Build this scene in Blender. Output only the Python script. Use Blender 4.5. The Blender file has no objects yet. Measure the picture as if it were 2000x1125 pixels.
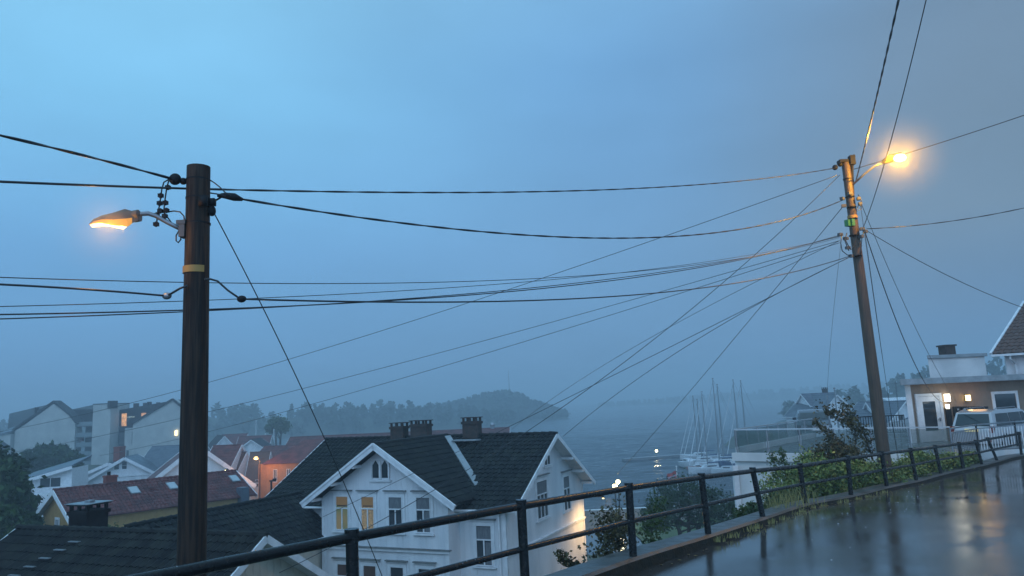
import bpy, bmesh, math, random
from mathutils import noise as mnoise
from mathutils import Vector, Matrix, Euler
random.seed(7)
S = bpy.context.scene
COL = S.collection
R = math.radians
PI = math.pi

# ------------------------------------------------------------------ camera
CZ = 15.0                                    # eye height above the sea
F = 1444.0                                   # focal length in photo pixels (2000 wide)
cam_d = bpy.data.cameras.new('camera'); cam = bpy.data.objects.new('camera', cam_d); COL.objects.link(cam)
cam_d.sensor_width = 36.0; cam_d.lens = 36.0*F/2000.0
cam_d.clip_start = 0.05; cam_d.clip_end = 9000
RM = Matrix.Rotation(R(90+8.7), 3, 'X') @ Matrix.Rotation(R(-2.6), 3, 'Z')
cam.matrix_world = Matrix.Translation((0, 0, CZ)) @ RM.to_4x4()
S.camera = cam
def ray(px, py): return RM @ Vector(((px-1000)/F, (562.5-py)/F, -1))
def at(px, py, Y):
    d = ray(px, py); return Vector((0, 0, CZ)) + d*(Y/d.y)
def atz(px, py, z):
    d = ray(px, py); return Vector((0, 0, CZ)) + d*((z-CZ)/d.z)

# ------------------------------------------------------------------ colour
def s2l(c):
    return tuple(((x/255.0)/12.92 if x/255.0 <= .04045 else ((x/255.0+.055)/1.055)**2.4) for x in c)
S.view_settings.view_transform = 'Standard'; S.view_settings.look = 'None'
S.view_settings.exposure = 0.0; S.view_settings.gamma = 1.0

# ------------------------------------------------------------------ sky
W = bpy.data.worlds.new('World'); S.world = W; W.use_nodes = True
nt = W.node_tree; N = nt.nodes; LK = nt.links
for n in list(N): N.remove(n)
out = N.new('ShaderNodeOutputWorld'); bg = N.new('ShaderNodeBackground'); LK.new(bg.outputs[0], out.inputs[0])
tc = N.new('ShaderNodeTexCoord'); sep = N.new('ShaderNodeSeparateXYZ'); LK.new(tc.outputs['Generated'], sep.inputs[0])
def ramp(stops):
    r = N.new('ShaderNodeValToRGB'); el = r.color_ramp.elements
    el[0].position = stops[0][0]; el[0].color = s2l(stops[0][1])+(1,)
    el[1].position = stops[-1][0]; el[1].color = s2l(stops[-1][1])+(1,)
    for p, c in stops[1:-1]:
        e = el.new(p); e.color = s2l(c)+(1,)
    LK.new(sep.outputs['Z'], r.inputs[0]); return r
LEFT = ramp([(0, (92, 144, 192)), (.06, (99, 154, 204)), (.2, (112, 172, 224)), (.38, (132, 202, 246)), (.6, (146, 212, 250)), (1, (160, 216, 250))])
RIGHT = ramp([(0, (84, 122, 164)), (.06, (92, 130, 172)), (.2, (112, 138, 162)), (.42, (112, 138, 164)), (.6, (126, 164, 204)), (1, (160, 205, 240))])
MID = ramp([(0, (90, 136, 180)), (.06, (96, 144, 190)), (.2, (110, 158, 204)), (.42, (112, 166, 216)), (.6, (130, 184, 226)), (1, (156, 210, 246))])
mr = N.new('ShaderNodeMapRange'); mr.interpolation_type = 'SMOOTHSTEP'
mr.inputs['From Min'].default_value = -.45; mr.inputs['From Max'].default_value = .30
noi = N.new('ShaderNodeTexNoise'); noi.inputs['Scale'].default_value = 1.6; noi.inputs['Detail'].default_value = 3
LK.new(tc.outputs['Generated'], noi.inputs['Vector'])
ad = N.new('ShaderNodeMath'); ad.operation = 'MULTIPLY_ADD'; ad.inputs[1].default_value = .34; LK.new(noi.outputs[0], ad.inputs[0])
sb = N.new('ShaderNodeMath'); sb.operation = 'SUBTRACT'; sb.inputs[1].default_value = .17; LK.new(sep.outputs['X'], sb.inputs[0]); LK.new(sb.outputs[0], ad.inputs[2])
LK.new(ad.outputs[0], mr.inputs['Value'])
mq = N.new('ShaderNodeMapRange'); mq.interpolation_type = 'SMOOTHSTEP'; mq.inputs['From Min'].default_value = .16; mq.inputs['From Max'].default_value = .58
LK.new(ad.outputs[0], mq.inputs['Value'])
mx0 = N.new('ShaderNodeMixRGB'); LK.new(mr.outputs[0], mx0.inputs[0]); LK.new(LEFT.outputs[0], mx0.inputs[1]); LK.new(MID.outputs[0], mx0.inputs[2])
mx = N.new('ShaderNodeMixRGB'); LK.new(mq.outputs[0], mx.inputs[0]); LK.new(mx0.outputs[0], mx.inputs[1]); LK.new(RIGHT.outputs[0], mx.inputs[2])
cmap = N.new('ShaderNodeMapping'); cmap.inputs['Scale'].default_value = (2.2, 2.2, 6); LK.new(tc.outputs['Generated'], cmap.inputs[0])
cn = N.new('ShaderNodeTexNoise'); cn.inputs['Scale'].default_value = 1.5; cn.inputs['Detail'].default_value = 6; cn.inputs['Roughness'].default_value = .55; LK.new(cmap.outputs[0], cn.inputs['Vector'])
cr = N.new('ShaderNodeMapRange'); cr.inputs['From Min'].default_value = .25; cr.inputs['From Max'].default_value = .75; cr.inputs['To Min'].default_value = .93; cr.inputs['To Max'].default_value = 1.07; LK.new(cn.outputs[0], cr.inputs['Value'])
cl2 = N.new('ShaderNodeVectorMath'); cl2.operation = 'SCALE'; LK.new(mx.outputs[0], cl2.inputs[0]); LK.new(cr.outputs[0], cl2.inputs['Scale'])
# the half of the sky behind the camera is the brighter, paler one
mb_ = N.new('ShaderNodeMapRange'); mb_.inputs['From Min'].default_value = .25; mb_.inputs['From Max'].default_value = -.8
mb_.inputs['To Min'].default_value = 0; mb_.inputs['To Max'].default_value = 1; mb_.interpolation_type = 'SMOOTHSTEP'
LK.new(sep.outputs['Y'], mb_.inputs['Value'])
mx2 = N.new('ShaderNodeMixRGB'); mx2.inputs[2].default_value = (.48, .93, 1.52, 1)
LK.new(mb_.outputs[0], mx2.inputs[0]); LK.new(cl2.outputs[0], mx2.inputs[1])
# a faint physical twilight sky on top of the cloud colour
sky = N.new('ShaderNodeTexSky'); sky.sky_type = 'NISHITA'; sky.sun_disc = False
sky.sun_elevation = R(3); sky.sun_rotation = R(200)
sm = N.new('ShaderNodeMixRGB'); sm.blend_type = 'ADD'; sm.inputs[0].default_value = .01
LK.new(mx2.outputs[0], sm.inputs[1]); LK.new(sky.outputs[0], sm.inputs[2])
LK.new(sm.outputs[0], bg.inputs['Color']); bg.inputs['Strength'].default_value = 1.0
sun_d = bpy.data.lights.new('sun', 'SUN'); sun_d.energy = .25; sun_d.angle = R(30); sun_d.color = (.8, .9, 1)
sun = bpy.data.objects.new('sun', sun_d); COL.objects.link(sun); sun.rotation_euler = Euler((R(52), 0, R(-20)))

# ------------------------------------------------------------------ mesh helpers
class MB:
    def __init__(s): s.v = []; s.f = []
    def add(s, vs, fs):
        o = len(s.v); s.v += [tuple(v) for v in vs]; s.f += [tuple(i+o for i in f) for f in fs]; return s
    def box(s, c, d, rz=0.0, M=None):
        x, y, z = d[0]/2, d[1]/2, d[2]/2
        vs = [Vector((a*x, b*y, e*z)) for e in (-1, 1) for a, b in ((-1, -1), (1, -1), (1, 1), (-1, 1))]
        m = M if M else Matrix.Rotation(rz, 3, 'Z')
        vs = [m @ v + Vector(c) for v in vs]
        return s.add(vs, [(3, 2, 1, 0), (4, 5, 6, 7), (0, 1, 5, 4), (1, 2, 6, 5), (2, 3, 7, 6), (3, 0, 4, 7)])
    def bx(s, x0, x1, y0, y1, z0, z1):
        return s.box(((x0+x1)/2, (y0+y1)/2, (z0+z1)/2), (abs(x1-x0), abs(y1-y0), abs(z1-z0)))
    def tube(s, pts, r, n=8, cap=True):
        pts = [Vector(p) for p in pts]; rs = r if isinstance(r, (list, tuple)) else [r]*len(pts)
        t0 = (pts[1]-pts[0]).normalized(); up = Vector((0, 0, 1)) if abs(t0.z) < .9 else Vector((1, 0, 0))
        a = t0.cross(up).normalized(); vs = []
        for i, p in enumerate(pts):
            t = (pts[min(i+1, len(pts)-1)]-pts[max(i-1, 0)]).normalized()
            a = (a-t*a.dot(t)).normalized(); b = t.cross(a)
            for k in range(n):
                q = 2*PI*k/n; vs.append(p+(a*math.cos(q)+b*math.sin(q))*rs[i])
        fs = [(i*n+k, i*n+(k+1) % n, (i+1)*n+(k+1) % n, (i+1)*n+k) for i in range(len(pts)-1) for k in range(n)]
        if cap: fs += [tuple(range(n-1, -1, -1)), tuple((len(pts)-1)*n+k for k in range(n))]
        return s.add(vs, fs)
    def beam(s, p0, p1, w, h, up=(0, 0, 1)):
        p0 = Vector(p0); p1 = Vector(p1); t = (p1-p0).normalized(); u = Vector(up); a = t.cross(u).normalized(); b = a.cross(t)
        vs = [p+a*(i*w/2)+b*(j*h/2) for p in (p0, p1) for i, j in ((-1, -1), (1, -1), (1, 1), (-1, 1))]
        return s.add(vs, [(0, 1, 2, 3), (7, 6, 5, 4), (0, 4, 5, 1), (1, 5, 6, 2), (2, 6, 7, 3), (3, 7, 4, 0)])
    def prism(s, poly, d):
        """poly: list of 3-D points, extruded by vector d"""
        n = len(poly); d = Vector(d); a = [Vector(p) for p in poly]; vs = a+[p+d for p in a]
        fs = [tuple(range(n-1, -1, -1)), tuple(range(n, 2*n))]+[(i, (i+1) % n, n+(i+1) % n, n+i) for i in range(n)]
        return s.add(vs, fs)
    def blob(s, c, r, seg=10, rings=6):
        r = r if isinstance(r, (list, tuple)) else (r, r, r); vs = []; fs = []
        for i in range(rings+1):
            th = PI*i/rings
            for k in range(seg):
                ph = 2*PI*k/seg; vs.append((c[0]+r[0]*math.sin(th)*math.cos(ph), c[1]+r[1]*math.sin(th)*math.sin(ph), c[2]+r[2]*math.cos(th)))
        for i in range(rings):
            for k in range(seg): fs.append((i*seg+k, (i+1)*seg+k, (i+1)*seg+(k+1) % seg, i*seg+(k+1) % seg))
        return s.add(vs, fs)
    def build(s, name, m, parent=None, smooth=False, loc=None, rot=None):
        me = bpy.data.meshes.new(name); me.from_pydata(s.v, [], s.f); me.validate(); me.update()
        bm = bmesh.new(); bm.from_mesh(me); bmesh.ops.recalc_face_normals(bm, faces=bm.faces); bm.to_mesh(me); bm.free()
        me.materials.append(m)
        if smooth:
            for p in me.polygons: p.use_smooth = True
        o = bpy.data.objects.new(name, me); COL.objects.link(o)
        if parent: o.parent = parent
        if loc is not None: o.location = loc
        if rot is not None: o.rotation_euler = (0, 0, rot)
        return o
def build_each(s, name, m, parent=None, smooth=False):
    """one object for every separate piece of the mesh"""
    par = list(range(len(s.v)))
    def fd(i):
        while par[i] != i: par[i] = par[par[i]]; i = par[i]
        return i
    for f in s.f:
        for i in f[1:]: par[fd(i)] = fd(f[0])
    gr_ = {}
    for f in s.f: gr_.setdefault(fd(f[0]), []).append(f)
    res = []
    for fs in gr_.values():
        ids = sorted({i for f in fs for i in f}); mp = {v: k for k, v in enumerate(ids)}
        q = MB(); q.v = [s.v[i] for i in ids]; q.f = [tuple(mp[i] for i in f) for f in fs]; res.append(q.build(name, m, parent, smooth))
    return res
MB.each = build_each
def auto_smooth(o, ang=35):
    me = o.data; me.polygons.foreach_set('use_smooth', [True]*len(me.polygons))
    bm = bmesh.new(); bm.from_mesh(me)
    for e in bm.edges:
        if len(e.link_faces) == 2: e.smooth = e.calc_face_angle(0) < R(ang)
    bm.to_mesh(me); bm.free()
def tag(o, label=None, cat=None, group=None, kind=None):
    if label: o['label'] = label
    if cat: o['category'] = cat
    if group: o['group'] = group
    if kind: o['kind'] = kind
    return o
def empty(name, loc, label, cat, group=None, rz=0.0):
    o = bpy.data.objects.new(name, None); COL.objects.link(o); o.location = loc; o.rotation_euler = (0, 0, rz)
    o.empty_display_size = .3
    return tag(o, label, cat, group)
def copy_tree(o, parent=None):
    c = o.copy(); COL.objects.link(c)
    if parent: c.parent = parent
    for ch in list(o.children): copy_tree(ch, c)
    return c

# ------------------------------------------------------------------ materials
def mat(name, col, rough=.6, col2=None, nscale=2.0, ndet=5, bump=0.0, bscale=30.0, metal=0.0, emit=None, estr=0.0,
        clad=None, coat=0.0, stretch=None, rough2=None, alpha=1.0, sharp=(.35, .65), spec=.5):
    m = bpy.data.materials.new(name); m.use_nodes = True; t = m.node_tree; n = t.nodes; l = t.links
    b = n['Principled BSDF']; b.inputs['Roughness'].default_value = rough; b.inputs['Metallic'].default_value = metal
    b.inputs['Base Color'].default_value = tuple(col)+(1,); b.inputs['Specular IOR Level'].default_value = spec
    if coat: b.inputs['Coat Weight'].default_value = coat; b.inputs['Coat Roughness'].default_value = .08
    if emit: b.inputs['Emission Color'].default_value = tuple(emit)+(1,); b.inputs['Emission Strength'].default_value = estr
    tcn = n.new('ShaderNodeTexCoord'); vec = tcn.outputs['Object']
    if stretch:
        mp = n.new('ShaderNodeMapping'); mp.inputs['Scale'].default_value = stretch; l.new(vec, mp.inputs[0]); vec = mp.outputs[0]
    if col2 is not None or rough2 is not None:
        nz = n.new('ShaderNodeTexNoise'); nz.inputs['Scale'].default_value = nscale; nz.inputs['Detail'].default_value = ndet
        l.new(vec, nz.inputs['Vector'])
        mr = n.new('ShaderNodeMapRange'); mr.inputs['From Min'].default_value = sharp[0]; mr.inputs['From Max'].default_value = sharp[1]
        l.new(nz.outputs[0], mr.inputs['Value'])
        if col2 is not None:
            mxx = n.new('ShaderNodeMixRGB'); mxx.inputs[1].default_value = tuple(col)+(1,); mxx.inputs[2].default_value = tuple(col2)+(1,)
            l.new(mr.outputs[0], mxx.inputs[0]); l.new(mxx.outputs[0], b.inputs['Base Color'])
        if rough2 is not None:
            m2 = n.new('ShaderNodeMapRange'); m2.inputs['To Min'].default_value = rough; m2.inputs['To Max'].default_value = rough2
            l.new(mr.outputs[0], m2.inputs['Value']); l.new(m2.outputs[0], b.inputs['Roughness'])
    last = None
    if clad:                                   # vertical boarding: (boards per metre, strength)
        sx = n.new('ShaderNodeSeparateXYZ'); l.new(tcn.outputs['Object'], sx.inputs[0])
        a = n.new('ShaderNodeMath'); a.operation = 'ADD'; l.new(sx.outputs['X'], a.inputs[0]); l.new(sx.outputs['Y'], a.inputs[1])
        if len(clad) > 2:                      # horizontal boarding
            a.inputs[1].default_value = 0; t.links.remove(a.inputs[1].links[0]); l.new(sx.outputs['Z'], a.inputs[0])
        mu = n.new('ShaderNodeMath'); mu.operation = 'MULTIPLY'; mu.inputs[1].default_value = clad[0]; l.new(a.outputs[0], mu.inputs[0])
        fr = n.new('ShaderNodeMath'); fr.operation = 'PINGPONG'; fr.inputs[1].default_value = 1; l.new(mu.outputs[0], fr.inputs[0])
        pw = n.new('ShaderNodeMapRange'); pw.inputs['From Min'].default_value = 0; pw.inputs['From Max'].default_value = .16; l.new(fr.outputs[0], pw.inputs['Value'])
        bn = n.new('ShaderNodeBump'); bn.inputs['Strength'].default_value = clad[1]; bn.inputs['Distance'].default_value = .03
        l.new(pw.outputs[0], bn.inputs['Height']); last = bn
    if bump:
        n2 = n.new('ShaderNodeTexNoise'); n2.inputs['Scale'].default_value = bscale; n2.inputs['Detail'].default_value = 6; l.new(vec, n2.inputs['Vector'])
        b2 = n.new('ShaderNodeBump'); b2.inputs['Strength'].default_value = bump; b2.inputs['Distance'].default_value = .02
        l.new(n2.outputs[0], b2.inputs['Height'])
        if last: l.new(last.outputs[0], b2.inputs['Normal'])
        last = b2
    if last: l.new(last.outputs[0], b.inputs['Normal'])
    if alpha < 1: b.inputs['Alpha'].default_value = alpha
    return m
M = {}
M['white'] = mat('white_boarding', (.72, .73, .74), .5, (.58, .6, .62), 1.3, clad=(7.0, .5), bump=.08, stretch=(1, 1, .25))
M['white_flat'] = mat('white_paint', (.74, .75, .76), .45, (.6, .62, .63), 3, bump=.05)
M['cream'] = mat('cream_boarding', (.58, .52, .42), .55, (.46, .42, .35), 2, clad=(7.0, .6), bump=.1)
M['yellow'] = mat('yellow_boarding', (.40, .245, .085), .55, (.33, .2, .07), 2, clad=(5.0, .5), bump=.08)
M['ochre'] = mat('ochre_boarding', (.30, .16, .075), .55, (.24, .13, .06), 2, clad=(5.0, .4))
M['render'] = mat('pale_render', (.42, .43, .4), .8, (.34, .35, .33), .5, bump=.06)
M['terrace'] = mat('painted_concrete', (.66, .67, .66), .7, (.5, .52, .52), .9, bump=.12, bscale=12)
M['grey_wall'] = mat('grey_brown_boarding', (.24, .17, .12), .6, (.19, .14, .10), 2, clad=(6, .4))
M['tile_dark'] = mat('dark_glazed_roof_tile', (.006, .008, .010), .45, (.024, .028, .024), 1.6, rough2=.65, bump=.06, bscale=40, sharp=(.45, .75), spec=.1)
M['tile_black'] = mat('black_roof_tile', (.008, .008, .010), .5, (.026, .027, .024), 1.8, rough2=.65, bump=.1, bscale=40, spec=.08)
M['tile_red'] = mat('red_roof_tile', (.14, .036, .032), .5, (.07, .024, .024), 1.2, rough2=.65, bump=.06, bscale=30, spec=.3)
M['tile_brown'] = mat('brown_roof_tile', (.11, .05, .032), .5, (.07, .035, .025), 5, bump=.08)
M['slate'] = mat('slate_grey_roofing', (.09, .11, .14), .35, (.065, .08, .105), 1.5, rough2=.5)
M['roof_felt'] = mat('dark_roofing', (.014, .013, .016), .6, (.024, .022, .025), 1, spec=.15)
M['brick'] = mat('weathered_chimney_brick', (.055, .036, .028), .8, (.022, .02, .02), 6, bump=.5, bscale=16)
M['brick_red'] = mat('red_brick', (.22, .05, .035), .7, (.15, .04, .03), 8, bump=.3, bscale=20)
M['zinc'] = mat('wet_dark_zinc', (.12, .13, .135), .5, (.2, .21, .2), 7)
M['soot'] = mat('sooty_plaster', (.008, .007, .008), .7, (.016, .013, .014), 5, bump=.2, spec=.1)
M['lead'] = mat('lead_flashing', (.3, .33, .35), .45, (.2, .23, .24), 3, bump=.2, bscale=12)
M['steel'] = mat('galvanised_steel', (.32, .34, .36), .38, (.24, .25, .27), 6, metal=.7)
M['black_metal'] = mat('wet_black_paint', (.006, .007, .008), .2, (.02, .017, .013), 14, rough2=.42, bump=.2, bscale=45, sharp=(.55, .75), spec=.28)
M['black'] = mat('black_rubber', (.010, .011, .013), .6, spec=.2)
M['cable'] = mat('black_cable', (.012, .014, .018), .3, spec=.6)
M['glass'] = mat('window_glass', (.02, .028, .035), .06, spec=.7, col2=(.04, .05, .06), nscale=1.2)
M['curtain'] = mat('net_curtain', (.17, .18, .19), .6, (.09, .10, .11), 3, stretch=(6, 1, 1))
M['brown_pane'] = mat('brown_curtained_glass', (.09, .05, .04), .12)
M['asphalt'] = None
def lit(name, c1, c2, scale, strength, stretch=(1, 1, 1)):
    m = mat(name, (.2, .15, .1), .15); t = m.node_tree; n = t.nodes; l = t.links; b = n['Principled BSDF']
    tcn = n.new('ShaderNodeTexCoord'); mp = n.new('ShaderNodeMapping'); mp.inputs['Scale'].default_value = stretch; l.new(tcn.outputs['Object'], mp.inputs[0])
    nz = n.new('ShaderNodeTexNoise'); nz.inputs['Scale'].default_value = scale; nz.inputs['Detail'].default_value = 3; l.new(mp.outputs[0], nz.inputs['Vector'])
    r = n.new('ShaderNodeValToRGB'); r.color_ramp.elements[0].position = .38; r.color_ramp.elements[1].position = .6
    r.color_ramp.elements[0].color = tuple(c1)+(1,); r.color_ramp.elements[1].color = tuple(c2)+(1,)
    l.new(nz.outputs[0], r.inputs[0]); l.new(r.outputs[0], b.inputs['Emission Color']); b.inputs['Emission Strength'].default_value = strength
    return m
M['lit_olive'] = lit('lit_window_olive', (.035, .085, .02), (.15, .115, .04), 2.2, .62, (1, 1, .6))
M['lit_lace'] = lit('lit_window_lace', (.34, .24, .12), (.04, .04, .024), 16, .62)
M['lit_warm'] = lit('lit_window_warm', (.9, .42, .12), (.45, .2, .07), 1.2, 1.1)
M['blind'] = mat('amber_blind', (.14, .095, .045), .6, emit=(.28, .16, .05), estr=.28)
def glow(name, c, s): return mat(name, (.8, .8, .8), .4, emit=c, estr=s)
M['sodium'] = glow('lamp_lens_glow', (1, .55, .15), 3)
M['sodium_hot'] = glow('street_lamp_glow', (1, .62, .12), 3.5)
M['lamp_warm'] = glow('warm_lamp_glass', (1, .75, .28), 4)
M['lamp_white'] = glow('white_lamp_glass', (1, .93, .7), 4)
M['lamp_far'] = glow('far_lamp_glass', (1, .85, .42), 14)
M['lamp_orange'] = glow('orange_lamp_glass', (1, .55, .12), 6)
M['tree_far'] = mat('far_forest_foliage', (.03, .05, .032), .8, (.05, .075, .045), .05)
M['leaf_dark'] = mat('dark_foliage', (.016, .036, .014), .6, (.04, .072, .024), .9, sharp=(.38, .62), spec=.12)
M['leaf_mid'] = mat('green_foliage', (.028, .055, .018), .5, (.08, .11, .03), 1.6, sharp=(.38, .62), spec=.25)
M['leaf_shrub'] = mat('wet_shrub_leaves', (.07, .12, .035), .4, (.22, .26, .065), 2.5, sharp=(.38, .62), spec=.3)
M['leaf_olive'] = mat('olive_shoot_leaves', (.035, .035, .016), .45, (.10, .08, .03), 3, spec=.25)
M['bark'] = mat('bark', (.06, .045, .035), .8, (.035, .028, .024), 6, bump=.4)
M['grass'] = mat('dry_grass_blades', (.22, .2, .06), .6, (.32, .26, .09), 6)
M['lawn'] = mat('lawn_grass', (.045, .08, .022), .7, (.065, .105, .03), .6, bump=.5, bscale=20)
M['ground'] = mat('town_ground', (.06, .065, .05), .8, (.05, .07, .035), .12, bump=.3, bscale=4)
M['hill'] = mat('hill_ground', (.035, .05, .03), .9)
M['sand'] = mat('gravel_shore', (.15, .12, .1), .8, (.1, .085, .075), 1.0, bump=.3, bscale=8)
M['kerb'] = mat('kerb_concrete', (.085, .08, .075), .5, (.035, .032, .026), 3.5, rough2=.3, bump=.5, bscale=22, sharp=(.35, .6))
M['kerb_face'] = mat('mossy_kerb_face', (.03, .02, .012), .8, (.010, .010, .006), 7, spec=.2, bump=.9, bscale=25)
M['deck'] = mat('wet_concrete_deck', (.15, .155, .16), .2, (.09, .095, .1), .8, rough2=.45)

def asphalt():
    m = bpy.data.materials.new('wet_asphalt'); m.use_nodes = True; t = m.node_tree; n = t.nodes; l = t.links; b = n['Principled BSDF']
    tcn = n.new('ShaderNodeTexCoord'); V = tcn.outputs['Object']
    def noise(sc, det, rough=.5):
        z = n.new('ShaderNodeTexNoise'); z.inputs['Scale'].default_value = sc; z.inputs['Detail'].default_value = det; z.inputs['Roughness'].default_value = rough
        l.new(V, z.inputs['Vector']); return z.outputs[0]
    big = noise(.45, 5); fine = noise(48, 5, .8); mid = noise(2.2, 3); grain = noise(70, 2, .8)
    r = n.new('ShaderNodeMapRange'); r.inputs['From Min'].default_value = .38; r.inputs['From Max'].default_value = .62
    r.inputs['To Min'].default_value = .035; r.inputs['To Max'].default_value = .12; l.new(big, r.inputs['Value']); l.new(r.outputs[0], b.inputs['Roughness'])
    gr_ = n.new('ShaderNodeMapRange'); gr_.inputs['From Min'].default_value = .42; gr_.inputs['From Max'].default_value = .62; l.new(grain, gr_.inputs['Value'])
    c = n.new('ShaderNodeMixRGB'); c.inputs[1].default_value = (.02, .018, .017, 1); c.inputs[2].default_value = (.12, .108, .098, 1); l.new(gr_.outputs[0], c.inputs[0])
    c2 = n.new('ShaderNodeMixRGB'); c2.blend_type = 'MULTIPLY'; c2.inputs[0].default_value = .5; l.new(c.outputs[0], c2.inputs[1]); l.new(mid, c2.inputs[2]); l.new(c2.outputs[0], b.inputs['Base Color'])
    b.inputs['Specular IOR Level'].default_value = .62
    bs = n.new('ShaderNodeMapRange'); bs.inputs['From Min'].default_value = .4; bs.inputs['From Max'].default_value = .62
    bs.inputs['To Min'].default_value = .10; bs.inputs['To Max'].default_value = .45; l.new(big, bs.inputs['Value'])
    b1 = n.new('ShaderNodeBump'); b1.inputs['Distance'].default_value = .004; l.new(bs.outputs[0], b1.inputs['Strength']); l.new(fine, b1.inputs['Height'])
    b2 = n.new('ShaderNodeBump'); b2.inputs['Distance'].default_value = .008; b2.inputs['Strength'].default_value = .05; l.new(mid, b2.inputs['Height']); l.new(b1.outputs[0], b2.inputs['Normal'])
    l.new(b2.outputs[0], b.inputs['Normal']); return m
M['asphalt'] = asphalt()
def water():
    m = bpy.data.materials.new('harbour_water'); m.use_nodes = True; t = m.node_tree; n = t.nodes; l = t.links; b = n['Principled BSDF']
    tcn = n.new('ShaderNodeTexCoord'); mp = n.new('ShaderNodeMapping'); mp.inputs['Scale'].default_value = (.35, 1, 1); mp.inputs['Rotation'].default_value = (0, 0, R(-12)); l.new(tcn.outputs['Object'], mp.inputs[0])
    def noise(sc, det, rg):
        z = n.new('ShaderNodeTexNoise'); z.inputs['Scale'].default_value = sc; z.inputs['Detail'].default_value = det; z.inputs['Roughness'].default_value = rg; l.new(mp.outputs[0], z.inputs['Vector']); return z.outputs[0]
    a = noise(.32, 9, .62); cap = noise(.16, 9, .70)
    r = n.new('ShaderNodeMapRange'); r.inputs['From Min'].default_value = .63; r.inputs['From Max'].default_value = .67; l.new(cap, r.inputs['Value'])
    c = n.new('ShaderNodeMixRGB'); c.inputs[1].default_value = (.012, .024, .032, 1); c.inputs[2].default_value = (.3, .33, .36, 1); l.new(r.outputs[0], c.inputs[0]); l.new(c.outputs[0], b.inputs['Base Color'])
    b.inputs['Roughness'].default_value = .12; b.inputs['Specular IOR Level'].default_value = .3
    b1 = n.new('ShaderNodeBump'); b1.inputs['Strength'].default_value = 1; b1.inputs['Distance'].default_value = .8; l.new(a, b1.inputs['Height']); l.new(b1.outputs[0], b.inputs['Normal']); return m
M['water'] = water()

# ------------------------------------------------------------------ ground, sea, hills
KL = [(-7.5, -6.0, 13.15), (-5.9, -1.0, 13.08), (-4.0, 3.0, 13.0), (-1.55, 7.0, 12.84), (0.0, 9.2, 12.74), (1.61, 11.4, 12.66), (3.27, 13.6, 12.53), (4.92, 15.7, 12.44),
      (6.57, 17.75, 12.36), (8.44, 19.6, 12.24), (10.34, 21.6, 12.15), (12.18, 23.5, 12.04), (14.01, 25.4, 11.98), tuple(at(1882, 915, 26.5)),
      tuple(at(1918, 907, 27.5)), tuple(at(1948, 899, 28.3)), tuple(at(1995, 888, 29.2)), (23, 30.4, 12.1), (40, 33, 12.1)]   # kerb top, left edge of road
def kerb_near(x, y):
    best = None
    for (a, b) in zip(KL[:-1], KL[1:]):
        dx, dy = b[0]-a[0], b[1]-a[1]; L2 = dx*dx+dy*dy; t = max(0, min(1, ((x-a[0])*dx+(y-a[1])*dy)/L2))
        qx, qy = a[0]+t*dx, a[1]+t*dy; d = math.hypot(x-qx, y-qy); s = dx*(y-a[1])-dy*(x-a[0])
        if best is None or d < best[0]: best = (d, s, a[2]+t*(b[2]-a[2]))
    return best
def sm01(t): t = max(0, min(1, t)); return t*t*(3-2*t)
def shore(x):
    if x < -40: return 265
    if x < 2: return 265-(x+40)/42*177
    if x < 47: return 88
    return 88+sm01((x-47)/12)*130
def town_z(x, y):
    base = 4.0-2.0*sm01((y-45)/25) if x > 0 else 4.0-1.2*sm01((y-45)/40)
    if x > 47: base = 3
    base += max(0, -x-60)*.012
    s = shore(x); 
    if y > s-6: base = base*(1-sm01((y-s+6)/9))-1.4*sm01((y-s+6)/9)
    d, sg, kz = kerb_near(x, y)
    if sg > 0:
        emb = kz-.35-max(0, d-.45)*.62
        if emb > base: base = emb
    else: base = kz-.6
    return base
def axis(spans):
    out_ = []
    for a, b, st in spans:
        n = max(1, int(round((b-a)/st))); out_ += [a+(b-a)*i/n for i in range(n)]
    return out_+[spans[-1][1]]
def sheet(name, xs, ys, zf, m, kind='structure', smooth=True):
    b = MB(); nx = len(xs)
    b.v = [(x, y, zf(x, y)) for y in ys for x in xs]
    b.f = [(j*nx+i, j*nx+i+1, (j+1)*nx+i+1, (j+1)*nx+i) for j in range(len(ys)-1) for i in range(nx-1)]
    return tag(b.build(name, m, smooth=smooth), kind=kind)
sheet('ground', axis([(-700, -120, 20), (-120, -30, 5), (-30, 50, 1), (50, 120, 5), (120, 700, 20)]), axis([(-50, -10, 4), (-10, 50, 1), (50, 110, 3), (110, 320, 10)]), town_z, M['ground'])
def wave_z(x, y):
    if not (-62 < x < 112 and 60 < y < 640): return 0.0
    f = sm01((y-60)/30)*sm01((640-y)/200)*sm01((x+62)/20)*sm01((112-x)/30)
    u = x*.95+y*.25
    return f*(.42*mnoise.noise((u/7, y/3.2, 0))+.20*mnoise.noise((u/2.6, y/1.3, 3)))
sheet('water', axis([(-1450, -60, 70), (-60, 110, 1.5), (110, 1450, 70)]), axis([(60, 88, 7), (88, 300, 1.0), (300, 640, 3.5), (640, 1950, 80)]), wave_z, M['water'])
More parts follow.
